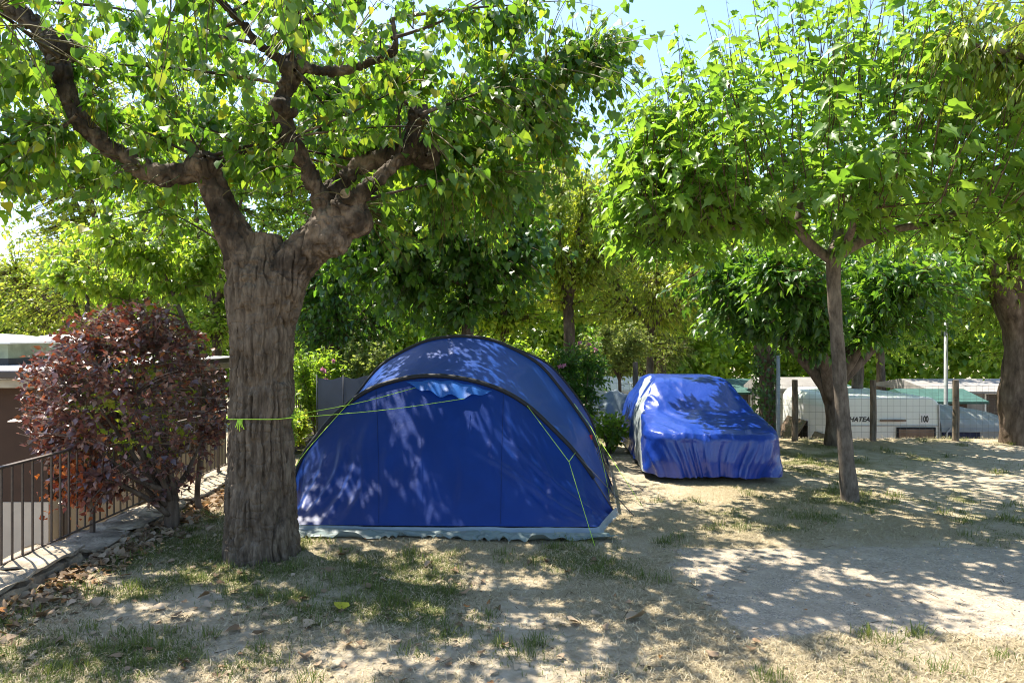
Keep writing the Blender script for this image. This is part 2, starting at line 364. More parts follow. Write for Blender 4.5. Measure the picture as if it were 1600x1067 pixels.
def shoots(anchors, ends, per, L, style, size, sj=.3, bend=.18, A=None):
    """twigs from the nearest limb point to every end, leaves along their outer length"""
    n = len(ends)
    if A is None:
        A = np.zeros_like(ends)
        for i in range(0, n, 500):
            d = np.linalg.norm(ends[i:i+500, None] - anchors[None], axis=2); A[i:i+500] = anchors[d.argmin(1)]
    ln = np.linalg.norm(ends - A, axis=1)
    C = (A + ends) / 2 + bend * ln[:, None] * (rand_dirs(n) * .6 + np.array([0, 0, .5]))
    per = np.maximum(2, (np.asarray(per) * (.6 + .8 * rng.random(n))).astype(int)); idx = np.repeat(np.arange(n), per)
    t = 1 - rng.random(len(idx)) * np.minimum(1, L / np.maximum(ln, .05))[idx]; t = t[:, None]
    a, c_, e = A[idx], C[idx], ends[idx]
    p = (1 - t)**2 * a + 2 * t * (1 - t) * c_ + t * t * e
    tg = nrm(2 * (1 - t) * (c_ - a) + 2 * t * (e - c_))
    m_ = len(p); r = rand_dirs(m_); side = nrm(r - tg * (r * tg).sum(1, keepdims=True))
    if style == 'hang':
        d = nrm(side * .55 + np.array([0, 0, -.75]) + .25 * tg + .3 * rand_dirs(m_)); nn = nrm(side + .6 * rand_dirs(m_) + np.array([0, 0, .35])); pet = .55
    elif style == 'spray':
        d = nrm(side * .8 + tg * .35 + np.array([0, 0, -.60]) + .25 * rand_dirs(m_)); nn = nrm(np.array([0, 0, .75]) + .75 * rand_dirs(m_) + .55 * side); pet = .4
    elif style == 'droop':
        d = nrm(tg * .6 + side * .4 + np.array([0, 0, -.75]) + .25 * rand_dirs(m_)); nn = nrm(np.array([0, 0, .8]) + side * .6 + .5 * rand_dirs(m_)); pet = .15
    else:
        d = nrm(side * .7 + tg * .5 + np.array([0, 0, -.1]) + .5 * rand_dirs(m_)); nn = nrm(np.array([0, 0, .8]) + .8 * rand_dirs(m_)); pet = .2
    s = size * (1 + sj * (2 * rng.random(m_) - 1)) * (1 - .35 * (t[:, 0] > .93))
    base = p + nrm(side + tg * .4) * (pet * s)[:, None]
    return dict(p=base, d=d, n=nn, s=s, stem=p, A=A, C=C, E=ends, ln=ln)
def project(p):
    y = np.maximum(p[:, 1], .05); return 800 + F * p[:, 0] / y, HOR - F * (p[:, 2] - CAMH) / y
def take(L, k):
    for q in ('p', 'd', 'n', 's', 'stem'): L[q] = L[q][k]
    return L
LEAFMESH = {}
def crown(parent, L, tm, mat, twigmat, tname, single=0, petiole=0, twig_r=(.003, .006), leafname='leaf'):
    rn = rng.random(len(L['p']))
    o_t = link('twigs', np_mesh('twigs', *twig_mesh(L['A'], L['C'], L['E'], twig_r[0] + twig_r[1] * L['ln']), twigmat, smooth=True), parent); tag(o_t, kind='stuff')
    keep = np.ones(len(rn), bool); pick = []
    if single:
        px, py = project(L['p']); dist = np.linalg.norm(L['p'] - np.array([0, 0, CAMH]), axis=1)
        ok = (px > 0) & (px < 1600) & (py > 0) & (py < 1067) & (L['p'][:, 1] > .5)
        sc = np.where(ok, L['s'] / dist, 0); pick = np.argsort(-sc)[:single]; pick = pick[sc[pick] > 0]; keep[pick] = False
    v, f = place(tm, L['p'][keep], L['d'][keep], L['n'][keep], L['s'][keep]); r = np.repeat(rn[keep], len(tm[0]))
    if petiole:
        q = L['stem'][keep]; e = L['p'][keep]; off = np.array([petiole, petiole * .4, 0])
        pv = np.stack([q - off, q + off, e], 1).reshape(-1, 3); pf = np.arange(len(pv)).reshape(-1, 3) + len(v)
        v = np.vstack([v, pv]); f = np.vstack([f, pf]); r = np.concatenate([r, np.repeat(rn[keep], 3)])
    cr = link('crown', np_mesh('crown', v, f, mat, rnd=r), parent); tag(cr, kind='stuff')
    if len(pick):
        if tname not in LEAFMESH: LEAFMESH[tname] = np_mesh('leaf', tm[0], tm[1], mat)
        for i in pick:
            d = Vector(L['d'][i]).normalized(); n = Vector(L['n'][i]); n = (n - d * n.dot(d)).normalized(); t = d.cross(n); s = L['s'][i]
            o = bpy.data.objects.new(leafname, LEAFMESH[tname]); COL.objects.link(o); o.parent = cr
            mw = Matrix(((t.x*s, d.x*s, n.x*s, L['p'][i][0]), (t.y*s, d.y*s, n.y*s, L['p'][i][1]), (t.z*s, d.z*s, n.z*s, L['p'][i][2]), (0, 0, 0, 1)))
            o.matrix_basis = mw
    return cr
def limb_tube(pts, r, n=16, sides=10, seed=0, rough=.12):
    p = catmull(pts, n); rr = np.interp(np.linspace(0, 1, n), np.linspace(0, 1, len(r)), r)
    v, f = tube(p, rr, sides)
    k = 1 + rough * 2 * (vn3(v[:, 0] * 5, v[:, 1] * 5, v[:, 2] * 4, seed) - .5)
    ctr = np.repeat(p, sides, 0); v = ctr + (v - ctr) * k[:, None]
    return v, f, p
def limb_part(name, parent, pts, r, mat, n=16, sides=10, seed=0, rough=.12):
    v, f, p = limb_tube(pts, r, n, sides, seed, rough)
    mb = MB(); mb.add(v.tolist(), f); o = mb.build(name, mat, parent, smooth=True); return o, p

# ---- the big pollarded tree at the left
TB = Vector((-2.42, 6.60, 0))
big = thing('poplar_tree', 'huge old pollarded tree with furrowed trunk and heart-shaped leaves, left of the blue tent', 'tree', TB)
def px(l, Y): return [P(a, b_, Y if np.isscalar(Y) else Y) for a, b_ in l]
tr_pts = [(TB.x + .02, 6.60, -.12), (TB.x + .01, 6.60, .0), (TB.x, 6.60, .14), (TB.x - .005, 6.60, .6), (TB.x + .0, 6.60, 1.5), (TB.x + .02, 6.60, 2.3), (TB.x + .03, 6.60, 2.75), (TB.x + .05, 6.60, 3.08)]
tr_r = [.37, .345, .325, .31, .295, .30, .29, .16]
def Pk(a, b_, Y): return P(a, b_, Y + .29)
skel = {'trunk': [(tr_pts, tr_r)],
 'limb': [([Pk(403, 500, 6.31), Pk(385, 415, 6.30), Pk(358, 350, 6.22), Pk(320, 272, 6.15), Pk(255, 276, 6.05), Pk(185, 242, 5.95), Pk(120, 180, 5.85), Pk(92, 100, 5.8), Pk(62, 45, 5.75), Pk(0, 5, 5.7)], [.27, .23, .165, .125, .10, .097, .09, .087, .10, .075]),
          ([Pk(318, 275, 6.15), Pk(322, 240, 6.12)], [.12, .09])],
 'limb.b': [([Pk(470, 400, 6.31), Pk(505, 335, 6.25), Pk(480, 265, 6.15), Pk(447, 205, 6.1), Pk(440, 165, 6.1), Pk(462, 110, 6.05), Pk(455, 95, 6.05)], [.17, .12, .088, .082, .095, .082, .085]),
            ([Pk(458, 100, 6.05), Pk(410, 75, 5.9), Pk(375, 35, 5.8), Pk(335, -10, 5.7)], [.06, .045, .04, .035]),
            ([Pk(460, 102, 6.05), Pk(520, 112, 6.1), Pk(585, 95, 6.1), Pk(618, 75, 6.1), Pk(612, 30, 6.1)], [.055, .045, .04, .035, .02])],
 'limb.c': [([Pk(418, 500, 6.31), Pk(452, 420, 6.3), Pk(500, 372, 6.27), Pk(540, 335, 6.25), Pk(547, 312, 6.15)], [.27, .25, .21, .20, .13]),
            ([Pk(530, 330, 6.2), Pk(585, 285, 6.2), Pk(630, 240, 6.25), Pk(655, 185, 6.3), Pk(662, 170, 6.3)], [.12, .075, .066, .062, .075]),
            ([Pk(500, 320, 6.45), Pk(560, 262, 6.6), Pk(620, 242, 6.7), Pk(668, 243, 6.75)], [.12, .095, .095, .125])]}
mbs = MB(); segs = []
for nm, L_ in skel.items():
    for pts, r in L_:
        v, f, p = limb_tube(pts, r, 24, 20, 3, .10); mbs.add(v.tolist(), f); segs.append((nm, p, np.interp(np.linspace(0, 1, 24), np.linspace(0, 1, len(r)), r)))
def blob(c, r, sq=(1, 1, 1)):
    bm = bmesh.new(); bmesh.ops.create_icosphere(bm, subdivisions=3, radius=r)
    v = [(q.co.x * sq[0] + c[0], q.co.y * sq[1] + c[1], q.co.z * sq[2] + c[2]) for q in bm.verts]; f = [tuple(x.index for x in q.verts) for q in bm.faces]; bm.free(); mbs.add(v, f)
blob(Pk(550, 345, 6.25), .20, (1, 1, .9)); blob(Pk(520, 375, 6.2), .17); blob(Pk(320, 262, 6.12), .165); blob(Pk(665, 243, 6.72), .16); blob(Pk(442, 170, 6.05), .125); blob(Pk(92, 75, 5.8), .15); blob(Pk(458, 103, 6.05), .13); blob(Pk(655, 180, 6.28), .11)
for a in range(7):   # root flare
    an = a * .9 + .3; blob((TB.x + .27 * math.cos(an), 6.60 + .27 * math.sin(an), -.05), .11, (1, 1, 1.6))
tmp = bpy.data.objects.new('tmp', mbs.mesh('tmp', M['barkbig'])); COL.objects.link(tmp)
rm = tmp.modifiers.new('r', 'REMESH'); rm.mode = 'VOXEL'; rm.voxel_size = .009
sm = tmp.modifiers.new('s', 'SMOOTH'); sm.iterations = 6; sm.factor = .5
dg = bpy.context.evaluated_depsgraph_get(); me = bpy.data.meshes.new_from_object(tmp.evaluated_get(dg))
v = np.zeros(len(me.vertices) * 3); me.vertices.foreach_get('co', v); v = v.reshape(-1, 3)
nn = np.zeros(len(me.vertices) * 3); me.vertices.foreach_get('normal', nn); nn = nn.reshape(-1, 3)
quads = np.array([p_.vertices[:] for p_ in me.polygons if len(p_.vertices) == 4])
bpy.data.objects.remove(tmp)
own = np.full(len(v), 0); best = np.full(len(v), 9e9); names = list(skel)
for nm, p, r in segs:
    for i in range(len(p)):
        d = np.linalg.norm(v - p[i], axis=1) - r[i] * .9; k = d < best; best[k] = d[k]; own[k] = names.index(nm)
own[v[:, 2] < 2.78 + .5 * (vn3(v[:, 0] * 5, v[:, 1] * 5, v[:, 2] * 3, 77) - .5)] = 0
ang = np.arctan2(v[:, 1] - 6.60, v[:, 0] - TB.x)
wob = .9 * (vn3(v[:, 0] * 2, v[:, 1] * 2, v[:, 2] * 1.2, 4) - .5) + .45 * (vn3(v[:, 0] * 6, v[:, 1] * 6, v[:, 2] * 7, 14) - .5)
def ridg(n): return 1 - np.abs(2 * n - 1)
b1 = ridg(vn3(v[:, 0] * 18 + wob, v[:, 1] * 18 + wob, v[:, 2] * 2.1 + wob * .4, 5)); b2 = ridg(vn3(v[:, 0] * 36 + wob, v[:, 1] * 36, v[:, 2] * 3.5, 6)); b3 = vn3(v[:, 0] * 60, v[:, 1] * 60, v[:, 2] * 30, 8)
tk = sstep(3.15, 2.7, v[:, 2]); b4 = ridg(vn3(v[:, 0] * 9, v[:, 1] * 9, v[:, 2] * 16 + wob, 15))
dis = tk * (-.036 * sstep(.70, .95, b1) - .014 * sstep(.65, 1, b2) - .012 * sstep(.8, 1, b4) + .006 * (b3 - .5)) + (1 - tk) * (.040 * (vn3(v[:, 0] * 9, v[:, 1] * 9, v[:, 2] * 9, 9) - .5) - .022 * sstep(.7, 1, ridg(vn3(v[:, 0] * 17, v[:, 1] * 17, v[:, 2] * 11, 19))) + .022 * (vn3(v[:, 0] * 28, v[:, 1] * 28, v[:, 2] * 20, 10) - .5) + .006 * (b3 - .5))
v = v + nn * dis[:, None]
fo = own[quads[:, 0]]
for i, nm in enumerate(names):
    fq = quads[fo == i]; u, inv = np.unique(fq, return_inverse=True)
    link(nm.split('.')[0], np_mesh(nm, v[u], inv.reshape(-1, 4), M['barkbig'] if i == 0 else M['barklimb'], smooth=True), big)
# the sawn stub on the right-hand burl
kp = P(541, 306, 6.31); mb = MB()
for rr_, z0, z1 in ((.062, 0, .16),):
    mb.tube([kp + Vector((0, -.035, .012)), kp + Vector((0, .12, -.03))], .062, 16)
stub = mb.build('sawn_stub', M['barklimb'], big, smooth=False)
link('cut_face', MB().tube([kp + Vector((0, -.042, .012)), kp + Vector((0, -.037, .011))], .048, 16).mesh('cut_face', M['cutwood']), stub)

anch = np.vstack([p[4:] for nm, p, r in segs if nm != 'trunk'])
extra = []
for i in range(44):                         # secondary boughs reaching out of the limbs
    a = anch[rng.integers(len(anch))]; d = rand_dirs(1)[0]; d[2] = abs(d[2]) * .7 + .05
    e = a + d * np.array([2.0, 2.0, 1.4]) * (.6 + .5 * rng.random())
    if e[1] < 5.9: continue
    extra.append((a, e))
for o_, t_ in (((655, 180, 6.3), (.3, 7.3, 4.5)), ((655, 180, 6.3), (.75, 7.0, 5.0)), ((655, 180, 6.3), (-.3, 8.4, 4.2)), ((665, 243, 6.7), (-.9, 9.2, 4.3)), ((320, 245, 6.1), (-3.2, 9.2, 4.4)), ((92, 90, 5.8), (-4.9, 6.4, 4.5)), ((120, 180, 5.85), (-5.0, 6.6, 3.7)), ((612, 60, 6.1), (-.2, 6.6, 5.4)),
               ((665, 243, 6.7), (-.2, 9.6, 4.9)), ((665, 243, 6.7), (-1.0, 11.4, 4.8)), ((460, 110, 6.05), (-2.4, 11.2, 4.8)), ((320, 245, 6.1), (-3.9, 10.6, 4.8)), ((460, 110, 6.05), (-2.2, 9.0, 5.2)), ((455, 95, 6.05), (-1.5, 4.6, 5.2)), ((375, 35, 5.8), (-2.8, 4.2, 5.1)), ((92, 90, 5.8), (-3.9, 4.3, 4.6))):
    extra.append((np.array(P(*o_)), np.array(t_)))
bv, bf = twig_mesh(np.array([a for a, e in extra]), np.array([(a + e) / 2 + rng.normal(size=3) * .12 for a, e in extra]), np.array([e for a, e in extra]), np.full(len(extra), .017), .006, 9, 6)
tag(link('boughs', np_mesh('boughs', bv, bf, M['barklimb'], smooth=True), big), kind='stuff')
anch = np.vstack([anch] + [a + (e - a) * t for a, e in extra for t in (np.linspace(.2, 1, 7)[:, None],)])
e1 = ball_ends(2500, (-2.1, 7.3, 4.6), (3.6, 3.9, 1.75), 3.2, .2, .22, 3)
e1 = e1[e1[:, 2] > 3.2 + .25 * np.maximum(e1[:, 1] - 6.5, 0)]
e2 = ball_ends(420, (-.2, 7.3, 4.3), (1.35, 1.4, 1.1), 3.35, .2, .25, 4)
e3 = ball_ends(330, (-4.5, 6.3, 3.95), (1.2, 1.0, 1.0), 3.05, .2, .25, 5)
e4 = ball_ends(260, (-.9, 8.2, 3.55), (1.5, 1.2, .75), 2.9, .2, .25, 6)
e7 = ball_ends(130, (-2.6, 8.9, 4.6), (1.1, .9, .5), 3.9, .1, .3, 9)
e6 = ball_ends(190, (.72, 7.2, 5.05), (.8, 1.0, .95), 3.9, .2, .25, 8)
e5 = ball_ends(950, (-2.0, 10.3, 4.75), (2.7, 1.9, .85), 3.9, .2, .25, 7)
ends = np.vstack([e1, e2, e3, e4, e5, e6, e7]); ends = ends[(ends[:, 2] < 5.3) | (ends[:, 1] > 8) | (rng.random(len(ends)) < .2)]
ends = ends[(ends[:, 1] > 5.6) | (rng.random(len(ends)) < .8)]
dm = np.concatenate([np.linalg.norm(ends[i:i+400, None] - anch[None], axis=2).min(1) for i in range(0, len(ends), 400)]); ends = ends[dm < 1.25]
L = shoots(anch, ends, np.where((ends[:, 1] < 6.8), 9.0, 11.0), .75, 'hang', .081, .45)
lx, ly = project(L['p']); hide = np.zeros(len(lx), bool)
for nm, p, r in segs:                       # the bearing limbs carry few leaves on their near, bare side
    qx, qy = project(p)
    for i in range(len(p)):
        hide |= (np.hypot(lx - qx[i], ly - qy[i]) < F * r[i] / p[i][1] + 6) & (L['p'][:, 1] < p[i][1] + .05)
hide |= (lx > 330) & (lx < 600) & (ly > 290)
L = take(L, (~hide | (rng.random(len(hide)) < .10)) & (L['p'][:, 1] > 3.0))
crown(big, L, T_HEART, M['poplar'], M['twiggreen'], 'heart', single=300, petiole=.0022)

# ---- the young mulberry at the right
MBASE = Vector((4.29, 8.69, 0))
mul = thing('mulberry_tree', 'umbrella-shaped mulberry on a slim bare trunk, standing right of the covered car', 'tree', MBASE)
tp = [(4.31, 8.69, -.1), (4.30, 8.69, .0), (4.28, 8.69, .25), P(1320, 690, 8.69), P(1310, 560, 8.69), P(1303, 450, 8.69), P(1302, 400, 8.69)]
limb_part('trunk', mul, tp, [.115, .10, .088, .082, .08, .08, .088], M['barkmul'], 40, 18, 2, .07)
ml = [[P(1302, 408, 8.69), P(1270, 385, 8.65), P(1240, 352, 8.6), P(1205, 345, 8.5), P(1150, 355, 8.3), P(1080, 345, 8.1)],
      [P(1245, 352, 8.6), P(1250, 325, 8.6), P(1232, 280, 8.6), P(1215, 200, 8.6)],
      [P(1300, 405, 8.69), P(1345, 378, 8.8), P(1400, 358, 8.9), P(1450, 350, 8.9), P(1510, 325, 8.9), P(1558, 290, 8.9), P(1570, 250, 8.9)],
      [P(1345, 378, 8.8), P(1362, 330, 8.7), P(1375, 290, 8.7), P(1395, 245, 8.7), P(1400, 150, 8.7)],
      [P(1300, 400, 8.69), P(1310, 360, 9.2), P(1290, 320, 9.9), P(1260, 260, 10.5)],
      [P(1510, 325, 8.9), P(1600, 305, 8.8), P(1680, 260, 8.7)],
      [P(1303, 405, 8.69), P(1330, 360, 8.1), P(1330, 300, 7.5), P(1340, 240, 7.2)],
      [P(1205, 345, 8.5), P(1190, 330, 9.2), P(1120, 320, 10), P(1050, 290, 10.4)]]
mr_ = [[.07, .06, .055, .045, .035, .015], [.06, .05, .035, .015], [.075, .065, .055, .05, .045, .035, .02], [.065, .055, .045, .035, .015], [.08, .06, .05, .03], [.045, .035, .015], [.06, .05, .04, .02], [.05, .045, .035, .02]]
anch = []
for a, (pts, r) in enumerate(zip(ml, mr_)):
    o, p = limb_part('limb', mul, pts, r, M['barkmul'], 22, 10, a, .15); anch.append(p[6:])
anch = np.vstack(anch)
def dome(n, c, rad, zlo, seed):
    th = rng.random(n) * 2 * math.pi; r = np.sqrt(rng.random(n))
    x = c[0] + rad[0] * r * np.cos(th); y = c[1] + rad[1] * r * np.sin(th)
    top = c[2] + rad[2] * np.sqrt(np.clip(1 - r**2, 0, 1)) * (.8 + .4 * vn2(x * 1.2, y * 1.2, seed)); h = rng.random(n)**.7
    zl = zlo + .35 * r**2 * (vn2(x * 1.4, y * 1.4, seed + 1) - .3)
    z = zl + (top - zl) * h
    E = np.stack([x, y, z], 1); up = .35 + .75 * h
    out = np.stack([np.cos(th) * r * .45, np.sin(th) * r * .45, 0 * r], 1)
    return E, E - out - np.stack([0 * up, 0 * up, up], 1) * .9 + rng.normal(size=(n, 3)) * .12
E, A = dome(1250, (4.5, 9.0, 4.25), (3.35, 2.9, 2.45), 3.45, 3)
kk = ((E[:, 1] < 9.3) | (rng.random(len(E)) < .5)) & ((E[:, 2] < 6.3) | (rng.random(len(E)) < .4)); E, A = E[kk], A[kk]
E2, A2 = dome(200, (1.9, 8.6, 4.0), (.95, 1.5, 1.5), 3.35, 9)
E = np.vstack([E, E2]); A = np.vstack([A, A2])
E4, A4 = dome(110, (2.6, 11.3, 3.9), (1.25, 1.3, 1.0), 3.3, 10); E = np.vstack([E, E4]); A = np.vstack([A, A4])
A[:, 2] = np.maximum(A[:, 2], 3.35)
L = shoots(None, E, 9.6, 1.1, 'spray', .155, .45, .10, A=A)
E3 = ball_ends(330, (4.4, 8.8, 3.65), (3.2, 2.7, .5), 3.05, .3, .3, 8)
E3 = E3[(E3[:, 0] < 4.5) | (rng.random(len(E3)) < .4)]; E3 = E3[(E3[:, 1] < 9.5) | (rng.random(len(E3)) < .5)]
L3 = shoots(anch, E3, 8, .6, 'droop', .15, .3)
for k in L: L[k] = np.concatenate([L[k], L3[k]])
crown(mul, L, T_LOBE, M['mulberry'], M['twig'], 'lobe', single=300, petiole=.0025)

# ---- tree outside the right edge, whose narrow-leaved sprays hang into the upper right corner
OB = Vector((7.4, 6.6, 0))
ov = thing('hackberry_tree', 'tree mostly outside the frame whose narrow-leaved sprays hang into the top right corner', 'tree', OB)
limb_part('trunk', ov, [OB + Vector((0, 0, -.1)), OB + Vector((.05, 0, 1.5)), OB + Vector((0, 0, 3.2))], [.22, .18, .16], M['barkmul'], 20, 12)
lm = [[OB + Vector((0, 0, 3.0)), Vector((6.3, 6.6, 4.0)), Vector((5.3, 6.5, 4.6)), Vector((4.3, 6.5, 4.9))], [OB + Vector((0, 0, 3.1)), Vector((6.6, 7.6, 4.3)), Vector((5.5, 8.2, 5.2))],
      [OB + Vector((0, 0, 3.1)), Vector((6.6, 5.8, 4.2)), Vector((4.7, 5.6, 4.8))], [OB + Vector((0, 0, 3.1)), Vector((8.4, 6.9, 4.4)), Vector((9.2, 7.2, 5.3))]]
anch = np.vstack([limb_part('limb', ov, p, [.10, .06, .02], M['barkmul'], 18, 8, i)[1][4:] for i, p in enumerate(lm)])
e = np.vstack([ball_ends(300, (4.75, 6.35, 4.7), (.95, 1.3, .85), 3.75, .2, .3, 12), ball_ends(260, (7.0, 6.7, 5.2), (1.6, 1.8, 1.2), 3.9, .3, .3, 13)])
crown(ov, shoots(anch, e, 11, .8, 'droop', .115, .35), T_LANCE, M['willowy'], M['twiggreen'], 'lance', single=200)

# ---- trees behind: each a trunk, limbs and a crown of real leaves
def far_tree(name, label, base, ctr, rad, mat, n, per, size, style='gen', tm=T_OVATE, tr=.12, zmin=None, head=None, limbs=6, seed=0, lump=.3, L_=.8, group=None, shape=None, inner=.25):
    base = Vector(base); t = thing(name, label, 'tree', base, group); ctr = Vector(ctr)
    head = Vector(head) if head is not None else Vector((base.x * .6 + ctr.x * .4, base.y * .6 + ctr.y * .4, ctr.z - rad[2] * .55))
    pts = shape or [base + Vector((0, 0, -.1)), base.lerp(head, .4) + Vector((rng.normal() * .05, 0, 0)), head]
    o, p = limb_part('trunk', t, pts, [tr * 1.25, tr, tr * .8], M['barkfar'], 18, 12, seed)
    an = [p[-3:]]
    for i in range(limbs):
        a = i * 2.4 + seed; k = .45 + .3 * rng.random()
        e = ctr + Vector((math.cos(a) * rad[0] * k, math.sin(a) * rad[1] * k, rad[2] * (.1 + .5 * rng.random())))
        mid = head.lerp(e, .45) + Vector((rng.normal() * .12, rng.normal() * .12, -.05 * rad[2]))
        o, p = limb_part('limb', t, [head - Vector((0, 0, tr * 1.3)), head + (mid - head) * .25, mid, e], [tr * .78, tr * .62, tr * .36, tr * .1], M['barkfar'], 12, 7, i); an.append(p[3:])
    e = ball_ends(n, ctr, rad, zmin, inner, lump, seed)
    crown(t, shoots(np.vstack(an), e, per, L_, style, size, .35), tm, mat, M['twig'], name, twig_r=(.004, .006))
    return t
LZ = -2.1
far_tree('linden_tree', 'dense dark green tree directly behind the blue tent', (-.86, 13.2, 0), (-1.35, 13.2, 3.7), (2.5, 1.7, 1.75), M['darkleaf'], 1500, 9, .13, 'hang', T_HEART, .13, 1.75, P(735, 440, 13.2), 7, 3)
far_tree('maple_tree', 'yellow-green tree with pollarded grey limbs between tent and car', (1.55, 16.4, LZ), (1.35, 16.2, 4.6), (2.0, 1.6, 2.1), M['yelleaf'], 1500, 9, .12, 'hang', T_OVATE, .15, 2.2, P(888, 455, 16.4), 7, 5, .3)
far_tree('shade_tree', 'low dark spreading mulberry with forked trunk beside the wire fence', (6.22, 13.2, 0), (5.85, 13.1, 2.85), (2.75, 2.0, 1.25), M['darkleaf'], 1500, 9, .155, 'spray', T_LOBE, .165, 1.35, P(1298, 612, 13.2), 7, 7, .3)
bt = far_tree('plane_tree', 'stout dark trunk with yellow-green crown at the far right edge', (10.05, 13.4, 0), (10.0, 13.6, 4.0), (2.3, 1.8, 1.5), M['midleaf'], 1300, 9, .13, 'spray', T_LOBE, .33, 2.15, P(1596, 520, 13.4), 7, 8, .3)
far_tree('small_tree', 'small pale feathery tree between the tent and the covered car', (2.72, 16.9, LZ), (2.75, 16.9, 1.75), (.85, .7, .75), M['paleleaf'], 420, 10, .085, 'gen', T_OVATE, .05, .95, P(968, 590, 16.9), 4, 9)
far_tree('ivy_tree', 'ivy-wrapped trunk with sunlit crown behind the covered car roof', (6.75, 18.2, LZ), (6.3, 18.4, 4.6), (2.6, 1.8, 2.2), M['yelleaf'], 1600, 9, .13, 'spray', T_OVATE, .22, 1.9, P(1197, 560, 18.2), 6, 10, .3)
far_tree('robinia_tree', 'bright green tree beyond the car, left of the ivy-wrapped trunk', (4.2, 20.5, LZ), (4.1, 20.5, 3.6), (2.4, 1.8, 2.2), M['yelleaf'], 1500, 9, .13, 'droop', T_LANCE, .12, 1.1, None, 5, 11)
far_tree('broad_tree', 'broad sunlit tree above the caravan, right of the slim mulberry trunk', (9.4, 18.6, LZ), (9.6, 18.8, 3.7), (2.9, 1.8, 2.2), M['midleaf'], 1800, 9, .15, 'spray', T_LOBE, .16, 1.25, None, 6, 12)
far_tree('corner_tree', 'light green tree behind the stout trunk at the right edge', (13.6, 18.0, LZ), (13.6, 18.0, 3.6), (2.4, 1.8, 2.6), M['midleaf'], 1400, 9, .14, 'spray', T_LOBE, .14, .6, None, 5, 13)
far_tree('bay_tree', 'dark leafy tree filling the gap left of the tent top', (-4.3, 15.8, LZ), (-4.0, 15.8, 3.0), (1.9, 1.5, 2.3), M['darkleaf'], 1400, 9, .12, 'hang', T_OVATE, .11, .6, None, 5, 14)
far_tree('acacia_tree', 'lime green feathery tree above the flat roof at the left edge', (-12.2, 19.5, LZ), (-12.0, 19.0, 3.2), (3.2, 2.0, 2.1), M['yelleaf'], 1500, 10, .10, 'gen', T_OVATE, .12, 1.2, None, 6, 15)
far_tree('tall_tree', 'tall yellowish tree rising at the left edge behind the leafy sapling', (-13.8, 23.5, LZ), (-13.4, 23.2, 7.0), (4.2, 2.0, 5.4), M['yelleaf'], 2600, 9, .14, 'gen', T_OVATE, .16, 2.5, None, 6, 16)
far_tree('ash_tree', 'mid green tree behind the sapling, left of the furrowed trunk', (-8.2, 18.8, LZ), (-8.0, 18.6, 5.4), (3.1, 1.8, 4.6), M['midleaf'], 2600, 9, .125, 'gen', T_OVATE, .13, 1.0, None, 6, 17)
far_tree('alder_tree', 'tree seen between the furrowed trunk and the dark tree behind the tent', (-5.4, 20.4, LZ), (-4.6, 20.4, 6.2), (3.2, 1.8, 5.2), M['midleaf'], 2700, 9, .13, 'hang', T_OVATE, .13, .6, None, 6, 18)
far_tree('poplar_sapling_tree', 'tall bright tree rising behind the yellow-green maple', (-.2, 21.5, LZ), (-.3, 21.5, 6.0), (3.2, 1.8, 4.8), M['midleaf'], 2600, 9, .14, 'hang', T_HEART, .15, .8, None, 6, 19)
far_tree('distant_tree', 'distant tree showing above the car between the two mulberries', (5.8, 26.0, LZ), (5.6, 26, 4.6), (4.2, 2, 3.0), M['midleaf'], 1700, 9, .18, 'gen', T_OVATE, .18, 1.2, None, 6, 20)
far_tree('olive_tree', 'grey-green tree low behind the covered car roof', (4.4, 24.0, LZ), (4.4, 23.6, 1.4), (2.4, 1.2, 1.3), M['paleleaf'], 800, 9, .10, 'gen', T_LANCE, .10, -.6, None, 5, 21)
far_tree('walnut_tree', 'distant tree behind the mobile home at the far right', (14.6, 27.0, LZ), (14.4, 27, 4.2), (4.6, 2, 3.2), M['midleaf'], 1800, 9, .17, 'gen', T_OVATE, .17, .9, None, 6, 22)

# leaning sapling with a bent stem behind the purple bush
sp = thing('leaning_sapling', 'leafy sapling with a thin bent stem leaning over the purple bush', 'tree', (-3.72, 8.2, 0))
sst = [(-3.72, 8.2, -.05), P(308, 770, 8.2), P(318, 690, 8.15), P(325, 660, 8.1), P(318, 610, 8.1), P(308, 550, 8.15), P(285, 495, 8.3), P(262, 440, 8.4), P(235, 395, 8.5), P(200, 350, 8.6)]
o, p0 = limb_part('stem', sp, sst, [.04, .035, .034, .036, .03, .03, .028, .024, .02, .012], M['barkfar'], 50, 8)
br = [[P(283, 495, 8.3), P(230, 478, 8.2), P(170, 462, 8.1), P(100, 440, 8.0)], [P(262, 440, 8.4), P(220, 395, 8.3), P(180, 375, 8.3)], [P(275, 470, 8.3), P(310, 420, 8.6), P(340, 380, 8.8)], [P(235, 395, 8.5), P(260, 350, 8.8), P(270, 310, 9)]]
an = np.vstack([p0[-14:]] + [limb_part('branch', sp, q_, [.014, .010, .005], M['barkfar'], 14, 6)[1] for q_ in br])
e = np.vstack([ball_ends(560, (-4.75, 8.5, 3.05), (1.25, 1.0, .72), 2.35, .1, .25, 31), ball_ends(160, (-3.9, 8.6, 3.0), (.6, .6, .6), 2.3, .1, .25, 32)])
crown(sp, shoots(an, e, 9, .5, 'droop', .085, .35), T_OVATE, M['midleaf'], M['twiggreen'], 'sapling', twig_r=(.002, .003))

